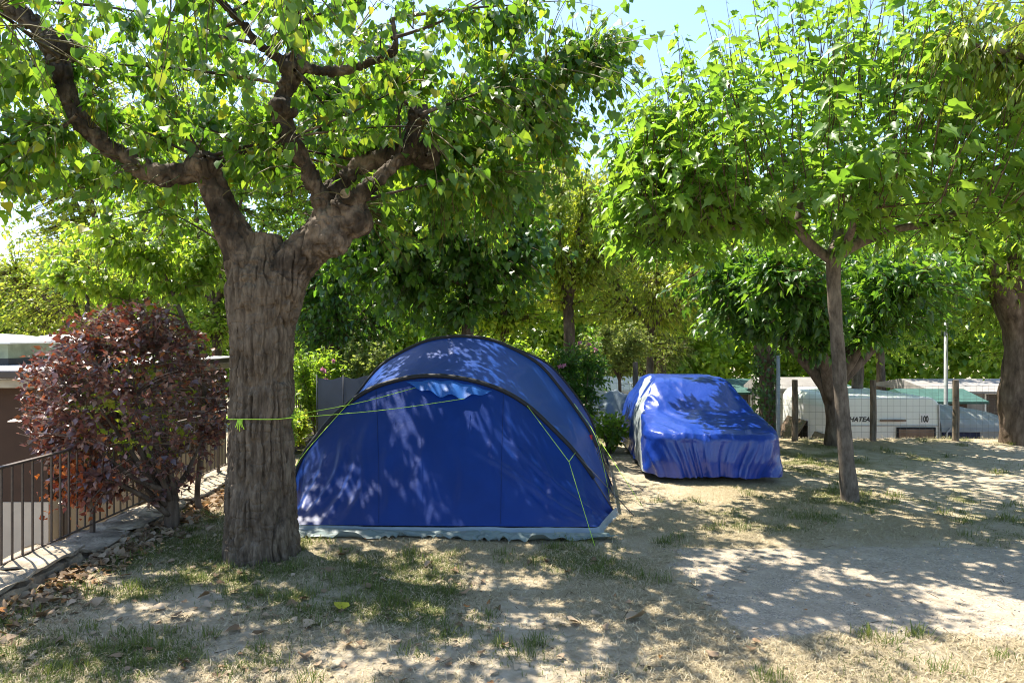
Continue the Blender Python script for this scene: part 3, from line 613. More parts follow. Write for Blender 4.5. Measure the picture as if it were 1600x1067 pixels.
# far wood closing the view
e = []
for i in range(34):
    x = -36 + i * 2.6 + rng.normal() * .5; y = 33 + 3 * rng.random(); h = 5.6 + 3.2 * vn2(np.array(i * .7), np.array(.5), 3) - (2.2 if 6 < x < 13 else 0)
    e.append(ball_ends(520, (x, y, h * .5 - 1.2), (2.3, 1.6, h * .62), None, .3, .3, 50 + i))
e = np.vstack(e); n = len(e) * 7; e = np.repeat(e, 7, 0) + rng.normal(size=(n, 3)) * .28
v, f = place(T_OVATE, e, rand_dirs(n) + np.array([0, 0, -.4]), rand_dirs(n) + np.array([0, 0, .9]), .32 + .14 * rng.random(n))
tag(link('far_wood', np_mesh('far_wood', v, f, M['midleaf'], rnd=np.repeat(rng.random(n), len(T_OVATE[0])))), 'belt of distant green trees closing the view behind the campsite', 'wood', kind='stuff')

# ------------------------------------------------------------------ shrubs
BB = Vector((-3.73, 7.47, 0))
pb_ = thing('purple_bush', 'round clipped bush of dark purple leaves growing through the railing', 'bush', BB)
an = []
for i in range(17):
    a = i * 2.4; r = .25 + .6 * rng.random(); z = .9 + 1.1 * rng.random()
    e = Vector((-4.15 + r * math.cos(a) * 1.0, 7.45 + r * math.sin(a) * .8, z if i > 4 else .55 + .25 * i * .3))
    o, p = limb_part('branch', pb_, [BB + Vector((.05 * math.cos(a), .05 * math.sin(a), .12 + .02 * i)), BB.lerp(e, .45) + Vector((0, 0, .12)), e], [.035, .024, .009], M['barkfar'], 14, 6, i); an.append(p[4:])
limb_part('trunk', pb_, [BB + Vector((0, 0, -.08)), BB + Vector((.01, 0, .2)), BB + Vector((-.02, 0, .5))], [.085, .075, .06], M['barkfar'], 10, 10)
an = np.vstack(an); c0 = np.array([-4.17, 7.47, 1.36])
d = rand_dirs(1300); r = (.66 + .36 * rng.random(1300)**.5) * (.93 + .14 * vn3(d[:, 0] * 2 + 5, d[:, 1] * 2 + 5, d[:, 2] * 2 + 5, 3))
e = c0 + d * r[:, None] * np.array([1.08, 1.0, 1.16])
e = e[(e[:, 2] > .35) & ((e[:, 2] > .95) | (rng.random(len(e)) < .62)) & ((e[:, 0] < -3.95) | (rng.random(len(e)) < .75))]
e = np.vstack([e, ball_ends(70, (-4.35, 6.95, .55), (.34, .3, .32), .22, .1, .3, 91), ball_ends(110, (-4.2, 7.4, 2.1), (.8, .7, .45), None, .1, .3, 92)])
L = shoots(an, e, 9, .34, 'gen', .072, .4)
crown(pb_, L, T_OVATE, M['purple'], M['bushtwig'], 'purple', single=300, twig_r=(.004, .004))
e = c0 + rand_dirs(120) * (.75 * rng.random(120)[:, None]**.4); e = e[e[:, 2] > .5]
n = len(e) * 6; e = np.repeat(e, 6, 0) + rng.normal(size=(n, 3)) * .06
v, f = place(T_OVATE, e, rand_dirs(n), rand_dirs(n) + np.array([0, 0, .8]), .06 + .03 * rng.random(n))
tag(link('inner_leaves', np_mesh('inner_leaves', v, f, M['yelleaf'], rnd=np.repeat(rng.random(n), len(T_OVATE[0]))), pb_), 'yellow-green leaves inside the bush', kind='stuff')

M['redleaf'] = leaf_mat('red_leaf', [(0, (.22, .05, .025)), (.6, (.36, .09, .03)), (1, (.48, .16, .04))], [(0, (.4, .07, .02)), (1, (.6, .18, .03))], .35, .35, .5)
n = 330; e = np.array([-4.36, 6.9, .62]) + rng.normal(size=(n, 3)) * np.array([.15, .13, .17]); e[:, 2] = np.maximum(e[:, 2], .26)
v, f = place(T_OVATE, e, rand_dirs(n) + np.array([0, 0, -.6]), rand_dirs(n) + np.array([0, -.3, .5]), .055 + .035 * rng.random(n))
tag(link('lower_leaves', np_mesh('lower_leaves', v, f, M['redleaf'], rnd=np.repeat(rng.random(n), len(T_OVATE[0]))), pb_), 'bright orange-red leaves low on the bush beside the railing', kind='stuff')
def shrub(name, label, base, ctr, rad, mat, n, per, size, tm, style='gen', flowers=0, seed=0, group=None):
    base = Vector(base); t = thing(name, label, 'shrub', base, group); an = []
    for i in range(6):
        a = i * 1.05 + seed; e = Vector(ctr) + Vector((math.cos(a) * rad[0] * .55, math.sin(a) * rad[1] * .55, rad[2] * .2))
        o, p = limb_part('stem', t, [base + Vector((.04 * math.cos(a), .04 * math.sin(a), -.03)), base.lerp(e, .5) + Vector((0, 0, .05)), e], [.02, .014, .006], M['barkfar'], 10, 5, i); an.append(p[2:])
    crown(t, shoots(np.vstack(an), ball_ends(n, ctr, rad, base.z + .12, .2, .3, seed), per, .5, style, size), tm, mat, M['twiggreen'], name, twig_r=(.002, .003))
    for i in range(flowers):
        d = rand_dirs(1)[0]; d[1] = -abs(d[1]) * .9 - .2; d = d / np.linalg.norm(d); d[2] = abs(d[2]) * .8
        q = np.array(ctr) + d * np.array(rad) * .98; k = 14
        v, f = place(T_OVATE, q + np.zeros((k, 3)), rand_dirs(k), rand_dirs(k), np.full(k, .06))
        link('flower', np_mesh('flower', v, f, M['petal'], rnd=np.repeat(rng.random(k), len(T_OVATE[0]))), t)
    return t
shrub('oleander', 'dark oleander with pink flowers at the right rear of the tent', (1.35, 12.9, 0), (1.25, 12.9, 1.25), (.62, .55, 1.0), M['darkleaf'], 420, 12, .11, T_LANCE, 'gen', 5, 1)
shrub('oleander', 'pink-flowered oleander showing between the furrowed trunk and grey windbreak', (-3.95, 13.9, 0), (-3.95, 13.9, 1.1), (.7, .55, .95), M['midleaf'], 420, 12, .11, T_LANCE, 'gen', 6, 2)
shrub('golden_shrub', 'yellow-green variegated shrub just right of the furrowed trunk', (-4.0, 12.3, 0), (-4.0, 12.3, .42), (.42, .5, .42), M['yelleaf'], 300, 10, .075, T_OVATE, 'gen', 0, 3)
shrub('golden_shrub', 'tall yellowish shrub rising behind the grey windbreak', (-3.0, 14.2, 0), (-3.0, 14.2, 1.2), (.8, .5, 1.0), M['paleleaf'], 420, 10, .085, T_OVATE, 'gen', 0, 4)
shrub('green_shrub', 'leafy green shrub behind the crest of the tent', (-.4, 14.3, 0), (-.4, 14.3, 1.35), (1.4, .5, .9), M['midleaf'], 700, 10, .09, T_OVATE, 'gen', 0, 5)
shrub('green_shrub', 'low shrub between railing and furrowed trunk behind the bush', (-3.35, 9.6, 0), (-3.4, 9.6, .8), (.45, .6, .8), M['midleaf'], 330, 10, .08, T_OVATE, 'gen', 0, 6)
shrub('green_shrub', 'thin shrub with broad leaves at the foot of the oleander by the car', (1.75, 12.2, 0), (1.75, 12.2, .42), (.35, .3, .4), M['midleaf'], 90, 7, .10, T_OVATE, 'gen', 0, 7)

# ------------------------------------------------------------------ railing and stone kerb wall at the left
M['iron'] = simple('railing_iron', (.075, .052, .038), .55, .4, .3, 20, 90, .2, .001)
M['stone'] = simple('kerb_stone', (.30, .235, .165), .9, .25, .5, 5, 22, .9, .03)
M['stone2'] = simple('kerb_stone_grey', (.33, .275, .205), .9, .25, .5, 6, 26, .9, .025)
sw = thing('stone_kerb_wall', 'low rough stone wall under the iron railing at the left edge', 'wall', (-4.2, 6.5, 0))
def rough_block(name, a, b, mat, parent, seed, amp=.02):
    bm = bmesh.new(); bmesh.ops.create_cube(bm, size=1)
    bmesh.ops.subdivide_edges(bm, edges=bm.edges[:], cuts=5, use_grid_fill=True)
    a, b = np.array(a), np.array(b)
    for q in bm.verts:
        p = (np.array(q.co) + .5) * (b - a) + a
        k = np.array([vn3(np.array([p[0] * 7]), np.array([p[1] * 7]), np.array([p[2] * 9]), seed + i)[0] - .5 for i in range(3)])
        cr = .035 * sum(abs(abs(c_) - .5) < .01 for c_ in q.co) ** 1.5 * .35
        q.co = Vector(p + k * amp * 2 - np.sign(np.array(q.co)) * cr * .6)
    me = bpy.data.meshes.new(name); bm.to_mesh(me); bm.free(); me.materials.append(mat); return link(name, me, parent)
y = 2.6; i = 0
while y < 14.6:
    ln = .45 + .55 * rng.random(); top = .17 if y < 6.4 else .10
    x1 = -3.90 - .06 * rng.random() + (.0 if y < 6.5 else -.03)
    rough_block('stone', (-4.42, y, -.25), (x1, y + ln - .014, top - .055), M['stone'], sw, i * 5, .035)
    rough_block('coping_slab', (-4.46, y + .02 * rng.random(), top - .050), (x1 + .03 * rng.random(), y + ln - .02, top + .012 * rng.random()), M['stone2'], sw, 200 + i * 5, .03)
    y += ln; i += 1
mb = MB().box((-4.40, 2.6, -2.15), (-4.0, 14.6, -.2)); mb.build('wall_base', M['stone'], sw)
rl = thing('iron_railing', 'dark brown iron railing with thin upright bars on the stone wall', 'railing', (-4.3, 6.5, .12))
bar = MB().box((-.0075, -.0075, 0), (.0075, .0075, .80)).mesh('bar', M['iron'], bevel=.002)
post = MB().box((-.02, -.02, -.05), (.02, .02, .885)).mesh('post', M['iron'], bevel=.003)
PY = [2.55, 4.0, 5.5, 7.0, 8.5, 10.0, 11.5, 13.0, 14.5]
for yy in PY: link('post', post, rl, (-4.3, yy, .12))
for a, b_ in zip(PY[:-1], PY[1:]):
    MB().box((-4.325, a + .021, .985), (-4.275, b_ - .021, 1.005)).build('top_rail', M['iron'], rl, bevel=.003)
    MB().box((-4.312, a + .021, .172), (-4.288, b_ - .021, .184)).build('bottom_rail', M['iron'], rl, bevel=.002)
    for k in range(1, 12): link('bar', bar, rl, (-4.3, a + (b_ - a) * k / 12, .185))

# ------------------------------------------------------------------ building at the left, on the lower level
M['brown'] = simple('brown_render', (.060, .032, .020), .75, .3, .15, 3, 60, .15)
M['beige'] = simple('beige_render', (.52, .44, .35), .85, .2, .12, 2, 70, .15)
M['concrete'] = simple('concrete_edge', (.42, .37, .28), .9, .2, .2, 5, 40, .3)
M['gutter'] = simple('gutter_metal', (.05, .035, .028), .4, .5, .2, 6, 30, .1)
M['roofgravel'] = simple('roof_gravel', (.44, .43, .42), .95, .2, .5, 38, 60, .9, .03)
M['upstand'] = simple('skylight_upstand', (.26, .29, .20), .85, .2, .25, 5, 40, .3)
M['dome'] = simple('white_dome', (.78, .77, .73), .3, .5, .06, 4, 30, 0)
M['membrane'] = simple('roof_membrane', (.07, .068, .066), .8, .3, .2, 6, 40, .3)
bd = thing('flat_roof_building', 'brown and beige building with gravel flat roof below the railing', 'building', (-9.6, 13.5, LZ))
x0, x1, y0, y1 = -14.0, -6.25, 9.2, 14.9
MB().box((x0, y0, -.13), (x1, y1, 1.42)).build('upper_wall', M['brown'], bd)
MB().box((x0 - .003, y0 - .012, LZ - .02), (x1 + .012, y1 + .003, -.133)).build('lower_wall', M['beige'], bd)
MB().box((x0 - .3, y0 - .3, 1.423), (x1 + .3, y1 + .3, 1.53)).build('roof_slab', M['concrete'], bd, bevel=.01)
rf = MB().box((x0 - .34, y0 - .34, 1.533), (x1 + .34, y1 + .34, 1.655)).build('roof', M['roofgravel'], bd)
mb = MB()
mb.box((x0 - .40, y0 - .42, 1.555), (x1 + .42, y0 - .343, 1.648)); mb.box((x1 + .343, y0 - .342, 1.555), (x1 + .42, y1 + .40, 1.648)); mb.build('gutter', M['gutter'], rf, bevel=.012)
MB().tube([(x1 + .09, y0 + .25, 1.42), (x1 + .09, y0 + .25, LZ)], .05, 12).build('downpipe', M['gutter'], bd, smooth=True)
MB().box((x1 + .015, y0 + 2.2, -1.6), (x1 + .05, y0 + 3.2, .9)).build('door', M['gutter'], bd)
def skylight(cx, cy, w, rz, zt):
    u = MB().box((cx - w/2, cy - w/2, 1.661), (cx + w/2, cy + w/2, 1.75)).build('skylight', M['membrane'], bd)
    MB().box((cx - w/2 + .02, cy - w/2 + .02, 1.752), (cx + w/2 - .02, cy + w/2 - .02, zt)).build('upstand', M['upstand'], u, bevel=.006)
    n = 21; s = np.linspace(-1, 1, n); a, b_ = np.meshgrid(s, s, indexing='ij')
    h = .14 * np.power(np.clip((1 - a**2) * (1 - b_**2), 0, 1), .45)
    W = w / 2 + .09; v = np.stack([cx + a * W, cy + b_ * W, zt + .012 + h], -1).reshape(-1, 3)
    link('dome', np_mesh('dome', v, grid_faces(n, n), M['dome'], smooth=True), u)
    MB().box((cx - W - .015, cy - W - .015, zt + .001), (cx + W + .015, cy + W + .015, zt + .03)).build('flange', M['dome'], u, bevel=.008)
skylight(-8.25, 11.0, 1.05, 0, 1.98); skylight(-9.25, 14.0, .80, 0, 1.98)

# ------------------------------------------------------------------ tent
def fabric(name, col, rough=.45, sheen=.2, trans=.12, tcol=None, crinkle=.3, vr=.12):
    m, nt, b, out = new_mat(name); c = coords(nt)
    n = noise(nt, c, 2.2, 4); nt.links.new(ramp(nt, n, [(.3, tuple(x * (1 - vr) for x in col)), (.7, tuple(x * (1 + vr) for x in col))]), b.inputs['Base Color'])
    b.inputs['Roughness'].default_value = rough; b.inputs['Sheen Weight'].default_value = 0; b.inputs['Specular IOR Level'].default_value = .35
    p = bump(nt, noise(nt, c, 9, 5, .6), crinkle, .02, b); bump(nt, noise(nt, c, 40, 4, .6), crinkle * .6, .004, b, p)
    if trans:
        t = nt.nodes.new('ShaderNodeBsdfTranslucent'); t.inputs[0].default_value = (*(tcol or col), 1)
        mx = nd(nt, 'ShaderNodeMixShader'); mx.inputs[0].default_value = trans
        nt.links.new(b.outputs[0], mx.inputs[1]); nt.links.new(t.outputs[0], mx.inputs[2]); nt.links.new(mx.outputs[0], out.inputs[0])
    return m
M['tent_shaded'] = fabric('tent_front_cloth_shaded', (.003, .030, .185), .42, .1, .10, (.012, .10, .55), .25)  # blue deepened to carry the shade on the front panel
M['tent_lit'] = fabric('tent_roof_cloth_lit', (.008, .055, .28), .45, .1, .18, (.025, .14, .55), .2)  # slightly paler cloth, its blue also lightened for light on the up-facing roof
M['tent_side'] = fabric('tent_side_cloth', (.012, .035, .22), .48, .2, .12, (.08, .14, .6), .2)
M['tent_vent'] = fabric('tent_vent_cloth', (.04, .17, .55), .4, .2, .35, (.08, .32, .9), .2)
M['trim'] = simple('black_webbing', (.012, .012, .015), .6, .4, .2, 20, 120, .2)
M['sod'] = fabric('mud_flap', (.22, .27, .30), .4, .1, .05, (.3, .36, .4), .4)
M['tarp'] = fabric('groundsheet', (.15, .19, .185), .45, .1, 0, None, .5)
M['lime'] = simple('lime_cord', (.45, .72, .06), .6, .3, .1, 20, 200, .1)
M['navyseam'] = simple('seam_tape', (.006, .022, .11), .6, .3, .1)
M['pole'] = simple('grey_pole', (.06, .06, .065), .4, .5, .2, 20, 60, .1)
M['red'] = simple('red_tab', (.5, .03, .03), .5, .4, .1)
tent = thing('tent', 'large blue tunnel tent with black pole sleeves, pitched beside the furrowed trunk', 'tent', (-.7, 9.5, 0))
NU = 161
def half_arch(c, Y, prof, lean=0):
    pr = [(-a, z) for a, z in prof[::-1]] + prof[1:]
    return catmull([(c + a, Y - lean * z, z) for a, z in pr], NU)
a1 = catmull([P(x_, y_, 8.05 + .42 * (803 - y_) / 213) for x_, y_ in ((452, 803), (456, 765), (464, 735), (478, 706), (494, 684), (521, 651), (556, 622), (592, 603), (642, 590), (692, 588), (742, 596), (786, 611), (824, 634), (860, 667), (898, 707), (932, 755), (962, 803))], NU)
a2 = half_arch(-.72, 9.6, [(0, 2.09), (.33, 2.06), (.62, 1.97), (1.08, 1.71), (1.39, 1.36), (1.66, .99), (1.85, .67), (2.12, 0)])
a3 = half_arch(-.55, 11.2, [(0, 1.97), (.33, 1.95), (.62, 1.88), (1.12, 1.64), (1.45, 1.30), (1.72, .93), (1.88, .62), (2.07, 0)])
rear = half_arch(-.5, 12.5, [(0, .06), (.5, .06), (1.0, .06), (1.5, .06), (1.75, .03), (1.8, 0)])
lf, rf_ = a1[0], a1[-1]; cl, cr_ = np.array([-2.36, 7.30, .085]), np.array([.90, 7.22, .085])
u = np.linspace(0, 1, NU); front = np.zeros((NU, 3))
ua, ub = .13, .87
for i, t in enumerate(u):
    if t < ua: k = t / ua; front[i] = lf * (1 - k) + cl * k
    elif t > ub: k = (t - ub) / (1 - ub); front[i] = cr_ * (1 - k) + rf_ * k
    else: k = (t - ua) / (ub - ua); front[i] = cl * (1 - k) + cr_ * k
def panel(name, c0, c1, nv, mat, disp, sag=0, thick=.004):
    v = np.linspace(0, 1, nv); g = c0[:, None] * (1 - v[None, :, None]) + c1[:, None] * v[None, :, None]
    n = grid_normals(g); n = n * np.sign((n * (g - np.array([-.7, 9.6, .4]))).sum(-1))[..., None]
    U, V = np.meshgrid(np.linspace(0, 1, len(c0)), v, indexing='ij')
    env = np.clip(np.minimum(V, 1 - V) * 7, 0, 1)
    g = g + n * (disp(U, V) * env - sag * np.sin(V * math.pi))[..., None]
    link(name, np_mesh(name, g.reshape(-1, 3), grid_faces(*U.shape), mat, smooth=True), tent); return g
def fold(U, V, u0, v0, u1, v1, w, h, k=.8):
    """one crease line in panel coordinates"""
    d = np.array([u1 - u0, v1 - v0]); ln = np.hypot(*d); d = d / ln
    s = (U - u0) * d[0] + (V - v0) * d[1]; q = -(U - u0) * d[1] + (V - v0) * d[0]
    q = q + .012 * np.sin(s * 9 + u0 * 20)
    f = sstep(0, .25 * ln, s) * (1 - sstep(.7 * ln, ln, s))
    return f * h * (np.exp(-(q / w)**2) - .6 * np.exp(-((q - 1.8 * w) / w)**2))
def d_front(U, V):
    r = .010 * (fbm2(U * 9, V * 4, 61) - .5) * 2 + .006 * (fbm2(U * 34, V * 5, 62) - .5) * 2
    for a in ((.92, .15, .60, .75, .012, .020), (.88, .05, .55, .55, .014, .024), (.83, .02, .66, .5, .010, .016), (.80, .02, .72, .8, .010, .014), (.18, .05, .26, .8, .010, .020), (.22, .02, .30, .7, .009, .018), (.27, .02, .33, .8, .009, .015),
              (.15, .1, .2, .9, .009, .015), (.45, .02, .44, .7, .010, .012), (.55, .02, .52, .6, .010, .010), (.35, .02, .38, .6, .010, .012), (.64, .02, .62, .7, .008, .010), (.76, .3, .60, .95, .010, .014)):
        r = r + fold(U, V, *a)
    return r
def d_roof(U, V):
    r = .006 * (fbm2(U * 14, V * 3, 71) - .5) * 2
    for k in range(16): uu = .08 + .055 * k; r = r + fold(U, V, uu, .02, uu + .04 * math.sin(k * 2.1), .9, .006, .006 * (.6 + .8 * (k % 3) / 2))
    return r
gf = panel('front_panel', front, a1, 70, M['tent_shaded'], d_front, .05)
panel('roof_panel', a1, a2, 50, M['tent_lit'], d_roof, .045)
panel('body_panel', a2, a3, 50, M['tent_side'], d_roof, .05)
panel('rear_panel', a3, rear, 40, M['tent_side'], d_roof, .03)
for a, r in ((a1, .030), (a2, .028), (a3, .026)):
    out = a + nrm(a - np.array([-.7, 9.6, .3])) * .004; i0, i1 = 8, NU - 14
    MB().tube(out[i0:i1:2], r, 10).build('pole_sleeve', M['trim'], tent, smooth=True)
    MB().tube(np.vstack([out[i1-2:i1:1], out[-1:]]), .008, 8).build('pole', M['pole'], tent, smooth=True)
    MB().tube(np.vstack([out[:1], out[i0:i0+2]]), .008, 8).build('pole', M['pole'], tent, smooth=True)
# small bright vent hood under the front sleeve
iu = np.linspace(.41, .615, 31); top = np.stack([np.interp(iu, u, a1[:, k]) for k in range(3)], 1)
vv = np.linspace(0, 1, 11); g = np.zeros((31, 11, 3))
for i in range(31):
    k = 1 - (2 * i / 30 - 1)**2
    for j, t in enumerate(vv):
        g[i, j] = top[i] + np.array([0, -.20 * k * t - .012, -.19 * k * t - .03 + .03 * k * t * math.sin(i * .9)])
link('vent_hood', np_mesh('vent_hood', g.reshape(-1, 3), grid_faces(31, 11), M['tent_vent'], smooth=True), tent)
# grey mud flap along the foot, crumpled groundsheet showing under it
def skirt(name, path, mat, h0, out, seed, nv=12, amp=.02, zlow=.012):
    n = len(path); t = nrm(np.gradient(path, axis=0)); side = np.stack([t[:, 1], -t[:, 0], 0 * t[:, 0]], 1)
    side = side * np.sign((side * (path - np.array([-.7, 9.6, 0]))).sum(1))[:, None]
    s = np.concatenate([[0], np.cumsum(np.linalg.norm(np.diff(path, axis=0), axis=1))]); g = np.zeros((n, nv, 3))
    for j in range(nv):
        k = j / (nv - 1); am = amp * (.35 + 1.3 * vn2(s * 1.1, 0 * s + seed, seed + 1)); w = am * 2 * (fbm2(s * 2.3 + 1.5 * vn2(s * 5, 0 * s, seed), 0 * s + k * 2.2 + seed, seed) - .5) + am * .9 * (vn2(s * 11 + 3 * vn2(s * 3, 0 * s, seed + 5), 0 * s + k * 4, seed) - .5)
        oo = out * k * (1 + .5 * (vn2(s * 2.5, 0 * s + 2, seed + 3) - .5))
        g[:, j] = path + side * (oo + w * k * .6)[:, None]; g[:, j, 2] = h0 * (1 - k)**1.4 + zlow + np.abs(w) * (.2 + k) + gz(g[:, j, 0], g[:, j, 1])
    link(name, np_mesh(name, g.reshape(-1, 3), grid_faces(n, nv), mat, smooth=True), tent)
fp = np.vstack([front[:1], front, front[-1:]])[1:-1].copy(); fine = catmull(fp[::4], 400)
for us in (.345, .64):
    k_ = int(us * (NU - 1)); ln_ = gf[k_, 1:-1] + np.array([0, -.004, .002]); MB().tube(ln_[::2], .0022, 5).build('seam', M['navyseam'], tent, smooth=True)
skirt('mud_flap', fine, M['sod'], .085, .05, 4, 14, .03, -.014)
fine2 = fine.copy(); sd = nrm(fine2 - np.array([-.7, 9.6, .12])); fine2 = fine2 + sd * np.array([1, 1, 0]) * (.02 + .09 * sstep(-1.2, .6, fine2[:, 0]))[:, None]
skirt('groundsheet', fine2[60:330], M['tarp'], .035, .17, 9, 14, .07, .008)
sidep = catmull([a1[-1], a2[-1], a3[-1], rear[-1]], 160); skirt('mud_flap', sidep, M['sod'], .14, .02, 6)
def cord(pts, parent=tent, r=.0032, n=None, mat='lime'):
    p = catmull(pts, n or 12) if len(pts) > 2 else [Vector(pts[0]), Vector(pts[1])]
    return MB().tube(p, r, 6).build('guy_line', M[mat], parent, smooth=True)
kn = P(377, 655, 6.33); TZ = kn.z
vent_tip = Vector(g[20, 10]) + Vector((0, -.02, .0)); vent_l = Vector(g[4, 10]) + Vector((0, -.02, 0))
tr_r0 = Vector((TB.x + .30, 6.5, TZ + .0))
cord([tr_r0 + Vector((0, -.1, 0)), tr_r0.lerp(vent_tip, .5) + Vector((0, 0, -.03)), vent_tip])
cord([tr_r0 + Vector((0, .05, .01)), tr_r0.lerp(vent_l, .5) + Vector((0, 0, -.02)), vent_l])
ring = [Vector((TB.x + .312 * math.cos(t), 6.60 + .312 * math.sin(t), TZ + .006 * math.sin(t * 3))) for t in np.linspace(0, 2 * math.pi, 40)]
cord(ring, n=60, r=.0042)
for k in range(5):
    cord([kn + Vector((.01 * k - .02, -.03, 0)), kn + Vector((.012 * (k - 2), -.045, -.04)), kn + Vector((.02 * (k - 2), -.035, -.07 - .018 * (k % 3)))], r=.004, n=8)
i_l = np.argmin(np.abs(project(a1)[0] - 554) + 1000 * (u > .5)); cord([Vector(a1[i_l]) + Vector((0, -.04, .02)), P(478, 705, 7.6), P(456, 740, 7.4)])
A_ = P(824, 634, 8.3); Bq = P(889, 721, 7.35); cord([A_, Bq]); cord([P(899, 707, 8.2), Bq]); cord([Bq, G(929, 852, .01)])
cord([Vector(a2[int(NU * .80)]) + Vector((.03, -.03, .02)), P(932, 685, 9.0), G(953, 778, .02)])
cord([P(932, 680, 9.5), G(1003, 790, .01)])
cord([P(935, 690, 10.6), G(975, 735, .01)], r=.003, mat='pole')
cord([P(896, 705, 8.22), Vector((1.42, 7.95, .01))], r=.006, mat='pole'); cord([P(925, 684, 9.55), G(958, 774, .01)], r=.005, mat='pole')
cord([G(950, 780, .012), G(985, 768, .012), G(1005, 765, .012), G(985, 756, .012), G(955, 745, .012)], r=.006, mat='pole', n=30)
q = P(923, 683, 9.52); MB().box(q - Vector((.02, .012, .03)), q + Vector((.02, .012, .03))).build('pole_tab', M['red'], tent)
for gx_, gy_ in ((929, 852), (1003, 790), (957, 776)):
    q = G(gx_, gy_, 0); MB().tube([q + Vector((-.02, 0, .05)), q + Vector((.01, 0, -.04))], .005, 6).build('peg', M['pole'], tent)

# grey windbreak behind the tent
wb = thing('windbreak', 'dark grey fabric windbreak on poles behind the tent', 'windbreak', (-3.2, 13.0, 0))
M['greycloth'] = fabric('grey_cloth', (.085, .095, .125), .6, .2, .08, (.1, .11, .14), .3)
nx, nz = 60, 24; gxx, gzz = np.meshgrid(np.linspace(-3.69, -2.3, nx), np.linspace(.05, 1.30, nz), indexing='ij')
w_ = np.stack([gxx, 12.98 + .03 * np.sin(gxx * 7) * np.sin(gzz * 2) + .02 * fbm2(gxx * 5, gzz * 5, 5), gzz + .05 * (gxx + 3.69) - .04 * np.sin((gxx + 3.69) / 1.39 * math.pi * 3)**2 * (gzz / 1.2)], -1)
link('cloth', np_mesh('cloth', w_.reshape(-1, 3), grid_faces(nx, nz), M['greycloth'], smooth=True), wb)
for xq in (-3.70, -3.2, -2.72, -2.29): MB().tube([(xq, 12.95, -.05), (xq, 12.95, 1.36)], .012, 8).build('pole', M['pole'], wb, smooth=True)

# ------------------------------------------------------------------ covered car
def coverplastic(name, col, rough=.28):
    m, nt, b, out = new_mat(name); c = coords(nt)
    nt.links.new(ramp(nt, noise(nt, c, 2.5, 4), [(.3, tuple(x * .9 for x in col)), (.7, tuple(x * 1.1 for x in col))]), b.inputs['Base Color'])
    b.inputs['Roughness'].default_value = rough; b.inputs['Specular IOR Level'].default_value = .5; b.inputs['Coat Weight'].default_value = .15
    n1 = noise(nt, coords(nt, (1, 1, .55)), 7, 5, .6); n2 = nd(nt, 'ShaderNodeTexVoronoi', Scale=7.0, feature='DISTANCE_TO_EDGE')
    w = nd(nt, 'ShaderNodeTexNoise', Scale=4.0); nt.links.new(c, w.inputs['Vector']); mxv = nd(nt, 'ShaderNodeMix', data_type='RGBA'); mxv.inputs[0].default_value = .35
    nt.links.new(c, mxv.inputs[6]); nt.links.new(w.outputs['Color'], mxv.inputs[7]); nt.links.new(mxv.outputs[2], n2.inputs['Vector'])
    p = bump(nt, n1, .35, .03, b); rr = ramp(nt, n2.outputs['Distance'], [(0, (0, 0, 0)), (.12, (1, 1, 1))]); p = bump(nt, rr, .18, .006, b, p)
    bump(nt, noise(nt, c, 30, 4, .6), .25, .005, b, p); return m
M['cover'] = coverplastic('blue_car_cover', (.010, .040, .27)); M['coversilver'] = coverplastic('silver_cover_panel', (.33, .37, .38), .5)
M['rubber'] = simple('tyre_rubber', (.02, .02, .02), .85, .3, .2); M['rim'] = simple('grey_rim', (.3, .3, .31), .4, .5, .1, metal=.6)
CX, CY, CR = 2.93, 9.78, math.radians(-3.2)
car = thing('covered_car', 'parked car wrapped in a shiny blue plastic cover with a silver side panel', 'car', (CX, CY, 0))
zs = np.concatenate([np.linspace(.085, .66, 26), np.linspace(.68, .90, 24)[0:], np.linspace(.92, 1.32, 22), [1.345, 1.365, 1.38, 1.39, 1.396, 1.40, 1.403, 1.405]])
yf = np.interp(zs, [.085, .3, .62, .69, .74, .80, .90, .93, 1.33, 1.38, 1.40, 1.405], [-.03, -.05, -.02, .03, .16, .52, 1.10, 1.16, 1.74, 1.98, 2.2, 2.45])
yr = np.interp(zs, [.085, .3, .8, .95, 1.33, 1.38, 1.40, 1.405], [3.86, 3.88, 3.84, 3.74, 3.22, 3.0, 2.8, 2.55])
hw = np.interp(zs, [.085, .3, .6, .74, .9, 1.0, 1.33, 1.38, 1.40, 1.405], [.99, .985, .965, .93, .89, .84, .64, .56, .38, .08])
cornr = np.interp(zs, [.085, .65, .9, 1.405], [.42, .40, .30, .03])
NR = 360; rings = np.zeros((len(zs), NR, 3))
for i, z in enumerate(zs):
    a, b_, w2 = yf[i], yr[i], hw[i]; r = min(cornr[i], w2 * .95, (b_ - a) * .45)
    pts = []
    for cx_, cy_, a0 in ((w2 - r, a + r, -90), (w2 - r, b_ - r, 0), (-w2 + r, b_ - r, 90), (-w2 + r, a + r, 180)):
        for t in np.linspace(0, 90, 10): an_ = math.radians(a0 + t); pts.append((cx_ + r * math.cos(an_), cy_ + r * math.sin(an_)))
    pts.append(pts[0]); pts = np.array(pts); s = np.concatenate([[0], np.cumsum(np.linalg.norm(np.diff(pts, axis=0), axis=1))]); q = np.linspace(0, s[-1], NR, endpoint=False)
    # start at front centre-right corner so columns follow the same side all the way up
    rings[i, :, 0] = np.interp(q, s, pts[:, 0]); rings[i, :, 1] = np.interp(q, s, pts[:, 1]); rings[i, :, 2] = z
